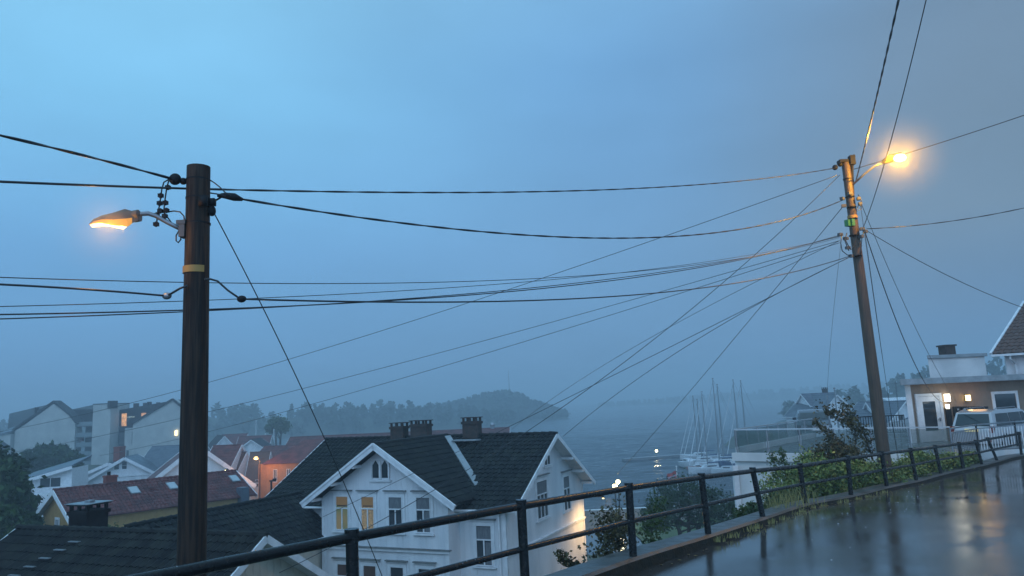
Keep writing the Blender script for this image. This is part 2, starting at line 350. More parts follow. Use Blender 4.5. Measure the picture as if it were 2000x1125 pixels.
# wooded shore across the bay, island, hill to the right
def bump(x, y, cx, cy, rx, ry, h): 
    q = ((x-cx)/rx)**2+((y-cy)/ry)**2; return h*math.exp(-q*1.6)
def far_z(x, y):
    z = -2.5
    z += bump(x, y, -330, 520, 120, 80, 13)+bump(x, y, -230, 480, 90, 50, 10)+bump(x, y, -140, 480, 100, 46, 10.5)+bump(x, y, -60, 500, 70, 40, 8)+bump(x, y, -75, 600, 60, 45, 6)
    return z
def isl_z(x, y): return -2.5+bump(x, y, -8, 600, 44, 46, 17)+bump(x, y, -60, 608, 60, 40, 11)
sheet('hill', axis([(-620, 60, 14)]), axis([(420, 640, 11)]), far_z, M['hill'])
sheet('hill', axis([(-140, 60, 7)]), axis([(530, 680, 7)]), isl_z, M['hill'])
def right_z(x, y): return -2.5+bump(x, y, 480, 1250, 380, 110, 11)+bump(x, y, 900, 1250, 380, 110, 18)
sheet('hill', axis([(20, 1300, 40)]), axis([(1100, 1400, 30)]), right_z, M['hill'])
def rnear_z(x, y): return -2.5+bump(x, y, 190, 330, 70, 60, 14)+bump(x, y, 280, 330, 90, 70, 17)
sheet('hill', axis([(90, 420, 12)]), axis([(240, 430, 12)]), rnear_z, M['hill'])
def left_z(x, y): return -2.5+bump(x, y, -330, 330, 110, 70, 24)
sheet('hill', axis([(-520, -160, 14)]), axis([(240, 430, 12)]), left_z, M['hill'])

def leaf_quads(b, c, r, n, size, rnd=random, flat=1.0):
    for _ in range(n):
        u = rnd.gauss(0, .5); v = rnd.gauss(0, .5); w = rnd.gauss(0, .5)
        p = Vector((c[0]+u*r, c[1]+v*r, c[2]+w*r*flat))
        s = size*rnd.uniform(.6, 1.3)
        a = Vector((rnd.uniform(-1, 1), rnd.uniform(-1, 1), rnd.uniform(-1, 1))).normalized()
        d = a.orthogonal().normalized(); d = (Matrix.Rotation(rnd.uniform(0, 6.28), 3, a) @ d); e = a.cross(d)
        o = len(b.v); b.v += [tuple(p-d*s), tuple(p-e*s*.55), tuple(p+d*s), tuple(p+e*s*.55)]; b.f.append((o, o+1, o+2, o+3))
def forest(label, zf, area, n, hs, mt, leaf=1.1, per=46, zmin=.3):
    b = MB(); rnd = random.Random(len(label)); k = 0; tries = 0
    while k < n and tries < n*20:
        tries += 1
        x = rnd.uniform(area[0], area[1]); y = rnd.uniform(area[2], area[3]); z = zf(x, y)
        if z < zmin: continue
        k += 1; h = rnd.uniform(*hs); con = rnd.random() < .3
        b.add([(x-.9, y, z), (x+.9, y, z), (x, y, z+h*.9), (x, y-.9, z), (x, y+.9, z)], [(0, 1, 2), (3, 4, 2)])
        for i in range(6):
            t = (i+.5)/6; rr = (h*.2*(1.15-t)) if con else h*.3*math.sin(PI*min(1, .25+t*.72))
            for j in range(2 if con else 3):
                q = rnd.uniform(0, 6.28); leaf_quads(b, (x+math.cos(q)*rr*.6, y+math.sin(q)*rr*.6, z+h*(.18+.78*t)), rr*.75+.3, per//12, leaf, rnd)
    return tag(b.build('forest', mt), label, 'forest', kind='stuff')
forest('hazy forest along the far shore of the bay', far_z, (-620, 40, 425, 560), 520, (6, 10), M['tree_far'], 1.5)
forest('tree covered rounded island below the thin mast', isl_z, (-130, 50, 545, 640), 800, (4.5, 7), M['tree_far'], 1.3)
forest('faint wooded hills at the right behind the harbour', right_z, (60, 1250, 1160, 1330), 420, (4, 5.5), M['tree_far'], 3)
forest('hazy trees behind the houses right of the harbour', rnear_z, (110, 400, 270, 400), 160, (6, 10), M['tree_far'], 1.4)
forest('misty trees on the hill behind the pale apartments', left_z, (-480, -200, 270, 380), 160, (6, 10), M['tree_far'], 1.4)
o = MB()
p0 = at(995, 768, 602); o.tube([(p0.x, p0.y, 12), (p0.x, p0.y, at(995, 723, 602).z)], [.45, .25], 6)
for i in range(6): o.box((p0.x, p0.y, 18+i*3.4), (1.3, 1.3, .12))
tag(o.build('radio_mast', M['steel']), 'thin radio mast rising from the top of the island', 'mast')

# ------------------------------------------------------------------ road and kerb
def off(i, d):
    a = Vector(KL[max(0, i-1)][:2]); c = Vector(KL[min(len(KL)-1, i+1)][:2]); t = (c-a).normalized(); nrm = Vector((t.y, -t.x))
    return Vector(KL[i][:2])+nrm*d
def rise(i): return 1-.5*max(0, min(1, (KL[i][1]-11.5)/6))
def strip(b, prof, i0=0, i1=None, vary=False):
    i1 = i1 or len(KL); rows = []
    for i in range(i0, i1):
        rows.append([(*off(i, d), KL[i][2]+z*(rise(i) if vary else 1)) for d, z in prof])
    m = len(prof); o = len(b.v)
    for r in rows: b.v += r
    for i in range(len(rows)-1):
        for j in range(m-1): b.f.append((o+i*m+j, o+i*m+j+1, o+(i+1)*m+j+1, o+(i+1)*m+j))
    return b
def dense(K, n=6):
    out_ = []
    for i in range(len(K)-1):
        p = [Vector(K[max(0, i-1)]), Vector(K[i]), Vector(K[i+1]), Vector(K[min(len(K)-1, i+2)])]
        for k in range(n):
            t = k/n; out_.append(tuple(.5*((2*p[1])+(p[2]-p[0])*t+(2*p[0]-5*p[1]+4*p[2]-p[3])*t*t+(3*p[1]-p[0]-3*p[2]+p[3])*t**3)))
    return out_+[K[-1]]
POSTS = KL[1:17]
KL = dense(KL, 5)
rb = MB(); strip(rb, [(.10, -.19), (.6, -.195), (2, -.17), (4, -.12), (7, -.08), (11, -.1)], vary=True)
tag(rb.build('road', M['asphalt'], smooth=True), kind='structure')
kb = MB(); strip(kb, [(-.42, -.9), (-.42, -.03), (-.38, .0), (.06, .004), (.12, -.03), (.15, -.3)])
ko = tag(kb.build('kerb', M['kerb']), kind='structure')
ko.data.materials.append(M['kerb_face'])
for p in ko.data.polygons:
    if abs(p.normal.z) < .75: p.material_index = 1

# guard rail ------------------------------------------------------------
gr = empty('guard_rail', (POSTS[0][0], POSTS[0][1], POSTS[0][2]), 'black two-bar tubular steel railing along the kerb of the wet road', 'railing')
inv = gr.matrix_basis.inverted() if False else Matrix.Translation(-Vector(gr.location))
def G(p): return inv @ Vector(p)
tops = []; mids = []
RT = {4: (1018, 985), 5: (1228, 950), 3: (687, 1045), 6: (1370, 930), 7: (1470, 918), 8: (1562, 909), 9: (1656, 894), 10: (1722, 885), 11: (1778, 878), 12: (1826, 872), 13: (1873, 866), 14: (1906, 862), 15: (1929, 857), 16: (1990, 846)}
for i, (x, y, z) in enumerate(POSTS):
    idx = i+1
    if idx in RT:
        T = at(RT[idx][0], RT[idx][1], y)
    else: T = Vector((x, y, z+1.02))
    tops.append(T)
    lean = Vector((T.x-x, T.y-y, 0))
    pm = Vector((x, y, z))
    b = MB(); b.tube([G((x, y, z-.05)), G(T-Vector((0, 0, .0)))], .057 if idx < 14 else .05, 14)
    b.tube([G(T-Vector((0, 0, .06))), G(T+Vector((0, 0, .055)))], .066, 14)
    if idx >= 3:
        o = b.build('post', M['black_metal'], gr); auto_smooth(o)
    mids.append(pm.lerp(T, .5))
b = MB(); b.tube([G(p-Vector((0, 0, .02))) for p in tops[1:]], .046, 14); auto_smooth(b.build('top_rail', M['black_metal'], gr))
b = MB(); b.tube([G(p) for p in mids[1:]], .036, 12); auto_smooth(b.build('middle_rail', M['black_metal'], gr))
# drops of rain hanging on the rail
wd = mat('rain_drop', (.8, .85, .9), .02, metal=.0, spec=1.0); wd.node_tree.nodes['Principled BSDF'].inputs['Transmission Weight'].default_value = .6
b = MB(); rnd = random.Random(3)
for k in range(150):
    i = rnd.choice([1, 2, 2, 3, 3, 4, 5, 6]); t = rnd.random(); p = tops[i].lerp(tops[i+1], t) if rnd.random() < .7 else mids[i].lerp(mids[i+1], t)-Vector((0, 0, -.01))
    q = rnd.uniform(.5, 2.6); b.blob(G(p+Vector((.03*math.cos(q), -.05*math.cos(q)*.4, -.02+.046*math.sin(q)))), rnd.uniform(.003, .007), 6, 4)
b.build('rain_drops', wd, gr, True)['kind'] = 'stuff'

b = MB(); rnd = random.Random(21)
def road_pt(px, py):
    best = None
    for z in [11.6+.02*i for i in range(70)]:
        p_ = atz(px, py, z); d_, sg_, kz_ = kerb_near(p_.x, p_.y)
        rz_ = kz_-.17*(1-.5*max(0, min(1, (p_.y-p_.x*.2-10)/6))); e_ = abs(rz_-z)
        if best is None or e_ < best[0]: best = (e_, p_, rz_)
    return Vector((best[1].x, best[1].y, best[2]+.01))
cs = [(1760, 985, 60, 26), (1800, 1030, 70, 40), (1890, 1050, 80, 45), (1740, 1070, 60, 30), (1850, 1090, 70, 30)]
for k in range(260):
    c_ = cs[rnd.randrange(5)]; p_ = road_pt(rnd.gauss(c_[0], c_[2]), min(1120, rnd.gauss(c_[1], c_[3])))
    r_ = rnd.uniform(.004, .012); b.blob((p_.x, p_.y, p_.z+r_*.4), (r_*rnd.uniform(1, 2.2), r_, r_*.7), 6, 4)
tag(b.build('rain_splash', wd, None, True), 'sparkling rain splashes on the wet road', 'rain splash', kind='stuff')
b = MB()
for k in range(90):
    i = rnd.choice([5, 6, 7, 7, 8, 8, 9, 10]); a = Vector(POSTS[i-1]).lerp(Vector(POSTS[i]), rnd.random()); q = Vector((.76, -.65, 0))*rnd.uniform(.16, .34)
    c_ = Vector((a.x, a.y, a.z-.182*(1-.5*max(0, min(1, (a.y-11.5)/6)))+.004))+q; ang = rnd.uniform(0, 6.3); sz = rnd.uniform(.012, .035)
    b.add([c_+Vector((math.cos(ang+t_)*sz*f_, math.sin(ang+t_)*sz*f_, h_)) for t_, f_, h_ in ((0, 1.3, 0), (1.57, .6, .008), (3.14, 1.2, 0), (4.71, .6, .006))], [(0, 1, 2, 3)])
M['litter'] = mat('fallen_leaves', (.2, .13, .03), .4, (.08, .05, .02), 8)
tag(b.build('leaf_litter', M['litter']), 'wet fallen leaves scattered in the gutter', 'leaves', kind='stuff')
# grass tufts and weeds on the kerb
def grass_tuft(label, spots, n, h, mt):
    b = MB(); rnd = random.Random(11)
    for (x, y, z, r) in spots:
        for _ in range(n):
            px = x+rnd.gauss(0, r); py = y+rnd.gauss(0, r*.6); hh = h*rnd.uniform(.4, 1.2); a = rnd.uniform(0, 6.28); l = rnd.uniform(.1, .6)*hh
            dx, dy = math.cos(a)*l, math.sin(a)*l; w = .005
            o = len(b.v); b.v += [(px-w, py, z), (px+w, py, z), (px+dx*.4+w*.7, py+dy*.4, z+hh*.6), (px+dx*.4-w*.7, py+dy*.4, z+hh*.6), (px+dx, py+dy, z+hh)]
            b.f += [(o, o+1, o+2, o+3), (o+3, o+2, o+4)]
    return b.build('grass_tuft', mt)
sp = []
for i, t in ((7, .55), (7, .75), (7, .95), (8, .1)):
    a = Vector(POSTS[i-1]).lerp(Vector(POSTS[i]), t); sp.append((a.x-.15, a.y+.12, a.z-.02, .26))
tag(grass_tuft('', sp, 34, .46, M['grass']), 'tall dry grass growing round a post on the kerb', 'grass', kind='stuff')
sp = []
for i in range(6, 10):
    for t in (.0, .22, .55, .7):
        a = Vector(POSTS[i-1]).lerp(Vector(POSTS[i]), t); q = Vector((.76, -.65, 0)); sp.append((a.x+.12, a.y-.14, a.z-.12, .05+.22*((i*7+t*10) % 1)))
tag(grass_tuft('', sp, 30, .11, M['grass']), 'low weeds along the gutter at the foot of the kerb', 'grass', kind='stuff')

# ------------------------------------------------------------------ house builder
def roof_grid(b, e0, e1, r0, r1, tw=.28, rw=.33, amp=.028, step=.03, k=4):
    """pantiles between an eave edge and a ridge edge"""
    e0, e1, r0, r1 = map(Vector, (e0, e1, r0, r1)); L = (e1-e0).length; H = ((r0+r1)/2-(e0+e1)/2).length
    nx = max(2, int(L/tw))*k; rows = max(2, int(H/rw)); nrm = (e1-e0).cross(r0-e0).normalized()
    if nrm.z < 0: nrm = -nrm
    o = len(b.v)
    for j in range(rows*2):
        row = j//2; t = (row+(0 if j % 2 == 0 else .999))/rows
        hz = step if j % 2 == 0 else 0
        for i in range(nx+1):
            s = i/nx; p = e0.lerp(e1, s).lerp(r0.lerp(r1, s), t)
            ph = (i % k)/k
            b.v.append(tuple(p+nrm*(hz+.03+amp*math.sin(2*PI*ph)*(1 if k > 2 else 0)+.022*mnoise.noise((p.x*.9, p.y*.9, p.z*.9))+(.012*mnoise.noise((i//max(1, k)*3.7, row*5.3, 1.0)) if k > 2 else 0))))
    w = nx+1
    for j in range(rows*2-1):
        for i in range(nx): b.f.append((o+j*w+i, o+j*w+i+1, o+(j+1)*w+i+1, o+(j+1)*w+i))
    # boarding under the tiles
    th = nrm*.09; q = [e0, e1, r1, r0]
    b.add([p for p in q]+[p-th for p in q], [(0, 1, 2, 3), (7, 6, 5, 4), (0, 4, 5, 1), (1, 5, 6, 2), (2, 6, 7, 3), (3, 7, 4, 0)])
def window(parent, x, z, w, h, face='front', pos=0.0, style='T', pane='glass', trim=True, sill=True, frame='white_flat', fr=.07, cur=None, shallow=False):
    """x is the centre along the wall, z the centre height, pos where the wall plane stands"""
    rot = {'front': 0, 'right': PI/2, 'left': -PI/2, 'back': PI}[face]
    loc = {'front': (x, pos, z), 'back': (x, pos, z), 'right': (pos, x, z), 'left': (pos, x, z)}[face]
    b = MB(); a = w/2; c = h/2; y0, y1 = -.05, .03
    if trim: b.bx(-a-fr*1.7, -a-.002, -.035, y1, -c-.02, c+fr); b.bx(a+.002, a+fr*1.7, -.035, y1, -c-.02, c+fr); b.bx(-a-fr*1.7, a+fr*1.7, -.036, y1, c+.003, c+fr*1.5)
    s = .045 if w < 1.4 else .06
    b.bx(-a, -a+s, y0, y1, -c, c); b.bx(a-s, a, y0, y1, -c, c); b.bx(-a+s, a-s, y0, y1, c-s, c); b.bx(-a+s, a-s, y0, y1, -c, -c+s)
    if style in 'TX': b.bx(-a+s, a-s, y0-.01, y1, c*.24, c*.24+s*1.2)
    if style == 'T': b.bx(-s*.6, s*.6, y0, y1, -c+s, c*.24)
    if style == 'I': b.bx(-s*.5, s*.5, y0, y1, -c+s, c-s)
    if style == 'X':
        for q in (-w*.16, w*.16): b.bx(q-.02, q+.02, y0, y1, -c+s, c*.24)
    if style == 'H': b.bx(-a+s, a-s, y0, y1, -s*.4, s*.4)
    f = b.build('window', M[frame], parent, loc=loc, rot=rot)
    p = MB(); p.bx(-a+.01, a-.01, -.012, .02, -c+.01, c-.01); p.build('pane', M[pane], f)
    if cur:
        p = MB()
        for (u0, u1, v0, v1, mm) in cur: p.bx(u0*a, u1*a, -.018, -.0125, v0*c, v1*c)
        p.build('curtain', M[cur[0][4]], f)
    if trim and not shallow:
        t = MB(); t.bx(-a-fr*2, a+fr*2, -.06, .0, c+fr*1.9, c+fr*3.0); t.build('head_trim', M[frame], f)
        t = MB(); t.bx(-a-fr*2.8, a+fr*2.8, -.14, .0, c+fr*3.0, c+fr*3.7); t.build('head_cap', M['zinc'], f)
    if sill:
        t = MB(); t.bx(-a-fr*2.1, a+fr*2.1, -.1, .0, -c-.09, -c-.03); t.build('sill', M[frame], f)
    return f
def chimney(parent, x, y, z0, z1, w, d, m='brick', cap=True, pots=True, name='chimney'):
    b = MB(); b.bx(x-w/2, x+w/2, y-d/2, y+d/2, z0, z1-.16); b.bx(x-w/2-.05, x+w/2+.05, y-d/2-.05, y+d/2+.05, z1-.3, z1-.18)
    o = b.build(name, M[m], parent)
    if cap:
        c = MB(); c.bx(x-w/2-.06, x+w/2+.06, y-d/2-.06, y+d/2+.06, z1, z1+.04)
        for i in (-1, 0, 1):
            for j in (-1, 1): c.bx(x+i*(w/2-.05)-.045, x+i*(w/2-.05)+.045, y+j*(d/2-.05)-.045, y+j*(d/2-.05)+.045, z1-.16, z1)
        c.build('chimney_cap', M[m if m != 'brick_red' else 'soot'], o)
    return o
def house(name, label, cat, org, yaw, x0, x1, W_, base, ze, zr, wall, roof, over=.45, gover=.5, thin=False, group=None, tw=.28, boards='white_flat', wall_hi=None, bb=.2, gut='white_flat'):
    """gable house: local x along the ridge, local y backwards; z values absolute"""
    r = empty(name, (org[0], org[1], base), label, cat, group, yaw)
    e = ze-base; q = zr-base; sl = (q-e)/(W_/2)
    b = MB(); prof = [(0, 0), (W_, 0), (W_, e-.04), (W_/2, q-.10), (0, e-.04)]
    b.prism([(x0, y, z) for y, z in prof], (x1-x0, 0, 0)); b.build('wall', M[wall], r)
    b = MB(); k = 4 if not thin else 2
    for sgn in (0, 1):
        ya = -over if sgn == 0 else W_+over; za = e-sl*over
        roof_grid(b, (x0-gover, ya, za), (x1+gover, ya, za), (x0-gover, W_/2, q), (x1+gover, W_/2, q), tw if not thin else 1.0, .33 if not thin else .5, k=k, amp=.028 if not thin else 0)
    if not thin:
        n = int((x1-x0+2*gover)/.4)
        for i in range(n):
            xx = x0-gover+(x1-x0+2*gover)*i/n; b.tube([(xx, W_/2, q+.035), (xx+(x1-x0+2*gover)/n+.03, W_/2, q+.02)], [.11, .09], 8)
    else: b.tube([(x0-gover, W_/2, q+.02), (x1+gover, W_/2, q+.02)], .1, 6)
    rf = b.build('roof', M[roof], r)
    b = MB()
    for sgn in (0, 1):
        ya = -over if sgn == 0 else W_+over; za = e-sl*over; nq = Vector((0, -sl if sgn == 0 else sl, 1)).normalized()
        q4 = [Vector((x0-gover+.01, ya, za)), Vector((x1+gover-.01, ya, za)), Vector((x1+gover-.01, W_/2, q)), Vector((x0-gover+.01, W_/2, q))]
        b.prism([p_-nq*.094 for p_ in q4], -nq*.012)
    b.build('soffit', M[boards], r)
    b = MB()
    for xx in (x0-gover-.012, x1+gover+.012):
        for s_ in (0, 1):
            ya = -over-.05 if s_ == 0 else W_+over+.05; za = e-sl*(over+.05)
            b.beam((xx, ya, za-bb*.32), (xx, W_/2, q-bb*.32), .05, bb)
    b.each('verge_board', M[boards], r)
    b = MB()
    for ya in (-over-.06, W_+over+.06): b.tube([(x0-gover, ya, e-sl*over-.02), (x1+gover, ya, e-sl*over-.02)], .055, 8)
    b.each('gutter', M[gut], r)
    return r

# ------------------------------------------------------------------ main white house
YAW = R(-24)
C0 = (-.70, 32.0)
BZ = 3.5
mh = house('white_house', 'large white boarded house with black tiled roof, three chimneys and a wide front gable', 'house', C0, YAW, -12.55, 0, 9.8, BZ, 10.72, 13.35, 'white', 'tile_dark', over=.35, gover=.6)
def hz(z): return z-BZ
# front bay with its own gable
b = MB(); yb = -1.0; xa, xb_ = -8.68, -2.2; xm = (xa+xb_)/2
b.prism([(xa, yb, 0), (xb_, yb, 0), (xb_, yb, hz(11.1)), (xm, yb, hz(13.2)), (xa, yb, hz(11.1))], (0, 5.6, 0)); b.build('bay_wall', M['white'], mh)
b = MB(); sl = (13.42-10.93)/3.85
for sgn in (-1, 1):
    roof_grid(b, (xm+sgn*3.85, -1.6, hz(10.93)), (xm+sgn*3.85, 4.7, hz(10.93)), (xm, -1.6, hz(13.42)), (xm, 4.7, hz(13.42)))
b.tube([(xm, -1.6, hz(13.43)), (xm, 4.9, hz(13.43))], .1, 8)
b.build('bay_roof', M['tile_dark'], mh)
b = MB()
for sgn in (-1, 1):
    b.beam((xm+sgn*3.92, -1.625, hz(10.80)), (xm, -1.625, hz(13.33)), .06, .26)
    b.beam((xm+sgn*3.96, -1.66, hz(10.88)), (xm, -1.66, hz(13.44)), .08, .09)
    # brackets under the overhang
    for t in (.12, .4, .7):
        px = xm+sgn*3.85*(1-t); pz = hz(10.93+(13.42-10.93)*t)-.2; b.bx(px-.09, px+.09, -1.6, -.95, pz-.09, pz+.03)
b.each('bay_verge_board', M['white_flat'], mh)
b = MB()
for sgn in (-1, 1):
    xx = .61
    for t in (.08, .35, .62):
        yy = 4.9+sgn*(5.25*(1-t)); zz = hz(10.53+2.82*t)-.2; b.bx(.0, .62, yy-.08, yy+.08, zz-.1, zz+.03)
b.each('rafter_bracket', M['white_flat'], mh)
# floor ledges
b = MB(); b.bx(xa-.08, xb_+.08, yb-.09, yb, hz(8.86), hz(8.98)); 
b2_ = MB(); b2_.bx(xa-.14, xb_+.14, yb-.14, yb, hz(8.98), hz(9.03)); b2_.build('ledge_cap', M['zinc'], mh)
b.bx(-.0, .08, -.1, 9.8, hz(8.62), hz(8.70)); b.bx(-.0, .12, -.1, 9.8, hz(8.70), hz(8.74)); b.bx(xb_, .0, -.06, .0, hz(10.2), hz(10.28))
b.build('ledge', M['white_flat'], mh)
# corner boards and downpipe
b = MB(); b.bx(-.14, .03, -.03, .0, 0, hz(10.6)); b.bx(.0, .03, -.03, .12, 0, hz(10.6)); b.bx(.0, .03, 9.66, 9.83, 0, hz(10.6)); b.bx(xa-.03, xa+.13, yb-.03, yb, 0, hz(11.05)); b.bx(xb_-.13, xb_+.03, yb-.03, yb, 0, hz(11.05))
b.each('corner_board', M['white_flat'], mh)
b = MB(); b.tube([(-.28, -.1, 0), (-.28, -.1, hz(10.35)), (-.28, -.4, hz(10.55))], .045, 8); b.build('downpipe', M['white_flat'], mh)
# valley flashing, chimney flashing
b = MB(); b.beam((xm+.22, 4.55, hz(13.38)), (-1.86, 1.2, hz(11.36)), .3, .1, up=(.35, -.45, .8)); b.build('valley_flashing', M['lead'], mh)
b = MB(); b.bx(-7.9, -6.2, 4.0, 4.5, hz(13.16), hz(13.22)); b.bx(-4.7, -3.3, 4.0, 4.5, hz(13.16), hz(13.22)); b.each('chimney_flashing', M['lead'], mh)
# snow guard / small lean roof beside bay
for (cx, w, zt) in ((-8.32, .78, 14.12), (-6.98, .98, 14.2), (-3.98, .82, 14.26)): chimney(mh, cx, 4.9, hz(12.9), hz(zt), w, .55)
wz = (11.16+9.66)/2; wh = 1.5
for x_ in (-7.59, -6.21): b = MB(); b.bx(x_-.27, x_+.27, yb-.022, yb-.013, hz(wz+.29), hz(wz+.34)); b.build('blind_rail', M['brown_pane'], mh)
window(mh, -7.59, hz(wz), .72, wh, 'front', yb, 'T', 'lit_olive', cur=[(-.9, .9, .46, .92, 'blind')])
window(mh, -6.21, hz(wz), .72, wh, 'front', yb, 'T', 'lit_lace', cur=[(-.9, .9, .46, .92, 'blind')])
window(mh, -4.77, hz(wz), .74, wh, 'front', yb, 'T', 'glass', cur=[(-.9, .9, .3, .92, 'curtain')])
window(mh, -3.37, hz(wz), .74, wh, 'front', yb, 'T', 'glass', cur=[(.1, .9, -.95, .2, 'curtain'), (-.9, .9, .3, .92, 'curtain')])
for x, p in ((-7.55, 'brown_pane'), (-6.15, 'brown_pane'), (-4.75, 'glass'), (-3.35, 'glass')): window(mh, x, hz(7.5), .72, wh, 'front', yb, 'T', p)
# attic pair with pointed heads
for x in (-5.76, -5.28):
    b = MB(); b.prism([(x-.15, yb-.03, hz(11.94)), (x+.15, yb-.03, hz(11.94)), (x+.15, yb-.03, hz(12.48)), (x, yb-.03, hz(12.68)), (x-.15, yb-.03, hz(12.48))], (0, .04, 0)); b.build('attic_pane', M['glass'], mh)
b = MB(); b.bx(-6.0, -5.94, yb-.06, yb, hz(11.88), hz(12.66)); b.bx(-5.57, -5.47, yb-.06, yb, hz(11.88), hz(12.66)); b.bx(-5.1, -5.03, yb-.06, yb, hz(11.88), hz(12.66)); b.bx(-6.08, -4.96, yb-.1, yb, hz(11.78), hz(11.86)); b.bx(-6.0, -5.03, yb-.06, yb, hz(12.7), hz(12.76))
b.build('attic_window_frame', M['white_flat'], mh)
window(mh, -1.05, hz(9.06), .78, 1.66, 'front', 0, 'T', 'glass', cur=[(-.9, .9, .3, .9, 'curtain'), (.15, .9, -.9, .15, 'curtain')])
window(mh, -1.05, hz(6.3), .78, 1.6, 'front', 0, 'T', 'glass')
window(mh, 4.05, hz(10.42), 1.35, 1.72, 'right', 0, 'X', 'glass', cur=[(-.9, .9, .3, .9, 'curtain')])
window(mh, 7.35, hz(10.28), .95, 1.7, 'right', 0, 'T', 'glass', cur=[(-.9, .9, .3, .9, 'curtain')])
window(mh, 4.9, hz(12.12), .8, .5, 'right', 0, 'I', 'glass', trim=False)
# ------------------------------------------------------------------ roof wing to the left
U = Vector((math.cos(YAW), math.sin(YAW))); NN = Vector((-math.sin(YAW), math.cos(YAW)))
def loc2(x, y): return (C0[0]+U.x*x+NN.x*y, C0[1]+U.y*x+NN.y*y)
wo = loc2(-13.6, -.2)
wing = house('side_wing', 'low wing with a sagging dark tiled roof running forward from the white house', 'house', loc2(-13.45, 0.4), YAW+PI/2-PI, 0, 9.4, 4.6, BZ, 9.5, 11.05, 'cream', 'tile_dark', over=.25, gover=.15)
# (local x of the wing runs toward the camera)
b = MB(); b.bx(4.4, 4.9, 4.6-4.66, 4.6-4.62, 4.9, 5.6); b.build('window', M['glass'], wing)

# ------------------------------------------------------------------ nearest house: black tiled roof
NY = math.atan2(-(24.38-20.72), 16.1-6.94)
nd = Vector((math.cos(NY), math.sin(NY))); nn = Vector((-nd.y, nd.x))
nr = Vector((-6.94, 20.72)); W2 = 9.0
org = nr-nd*.5-nn*(W2/2)
nh = house('near_house', 'nearest house at lower left, black tiled roof with ladder steps and pale boarded gable', 'house', (org.x, org.y), NY, -8.85, 0, W2, 4.5, 9.0, 11.7, 'cream', 'tile_black', over=.5, gover=.5, tw=.24)
b = MB(); b.bx(.0, .07, .9, 1.6, 4.0, 4.06); b.build('ledge', M['white_flat'], nh)
window(nh, 2.9, 3.6, .9, 1.1, 'right', 0, 'T', 'glass'); window(nh, 6.1, 3.6, .9, 1.1, 'right', 0, 'T', 'glass')
b = MB()
for i in range(9):
    y = 3.95-i*.3; z = 4.5+(y/4.5)*2.7+.11; b.box((-6.1-i*.2, y, z), (.42, .1, .025)); 
b.build('roof_steps', M['steel'], nh)
p = at(173, 1012, 25.2); d = Vector((p.x-org.x, p.y-org.y)); lx, ly = d.dot(nd), d.dot(nn)
o = chimney(nh, lx, ly, 5.6, at(173, 985, 25.2).z-4.5, .82, .8, 'soot')
b = MB(); zt = at(173, 985, 25.2).z-4.5+.045; b.bx(lx-.52, lx+.52, ly-.5, ly+.5, zt, zt+.02); b.bx(lx-.1, lx+.15, ly-.1, ly+.1, zt+.02, zt+.09); b.build('cover_plate', M['steel'], o)
# ------------------------------------------------------------------ yellow house with red roof
yy = R(50); yd = Vector((math.cos(yy), math.sin(yy))); yn = Vector((-yd.y, yd.x)); W3 = 5.6
org = Vector((-31.18, 50.53))+yd*.4-yn*(W3/2)
yh = house('yellow_house', 'long low yellow house with a red tiled roof and three skylights', 'house', (org.x, org.y), yy, 0, 12.3, W3, 3.2, 8.95, 10.5, 'yellow', 'tile_red', over=.3, gover=.4, bb=.32, gut='tile_red')
window(yh, 2.9, 4.9, .6, 1.0, 'left', 0, 'I', 'curtain', shallow=True)
def skylight(h, x, t, W_, e, q, w=.55, hgt=.75, name='skylight'):
    sl_ = math.atan2(q-e, W_/2); y = W_/2*t; z = e+(q-e)*t+.09; m3 = Matrix.Rotation(sl_, 3, 'X')
    b = MB(); b.box((x, y, z), (w+.12, hgt+.12, .07), M=m3); o = b.build(name, M['steel'], h)
    b = MB(); b.box((x, y-.0, z+.02), (w, hgt, .07), M=m3); b.build('pane', M['sky_pane'], o)
M['sky_pane'] = mat('skylight_glass', (.35, .4, .42), .08, spec=1)
for x in (4.4, 7.1, 12.0): skylight(yh, x, .62, W3, 5.75, 7.3)
b = MB(); b.box((5.6, W3/2*.55, 5.75+1.55*.55+.12), (.3, .2, .14)); b.build('roof_vent', M['tile_red'], yh)
chimney(yh, 3.4, W3/2+.5, 6.7, 8.05, .72, .6, 'brick_red', cap=False)
b = MB(); b.tube([(3.3, 3.3, 7.85), (3.3, 3.3, 8.15)], .12, 8); b.build('chimney_pot', M['soot'], yh)
b = MB(); b.bx(11.3, 11.9, -.6, 0.2, 4.2, 6.25); b.build('flue', M['slate'], yh)

# ------------------------------------------------------------------ further houses (built from a pixel and a depth)
def ph(name, label, px, py, Y, yaw, L, W_, zr, rise, base, wall, roof, cat='house', end='left', **k):
    """ridge end at a pixel; L runs away to the right (end=left) or to the left"""
    p = at(px, py, Y) if Y else atz(px, py, zr); zr = p.z if Y else zr
    c, s = math.cos(R(yaw)), math.sin(R(yaw)); org = Vector((p.x, p.y))-Vector((-s, c))*(W_/2)
    if end == 'right': org = org-Vector((c, s))*L
    return house(name, label, cat, (org.x, org.y), R(yaw), 0, L, W_, base, zr-rise, zr, wall, roof, thin=True, **k), base, zr
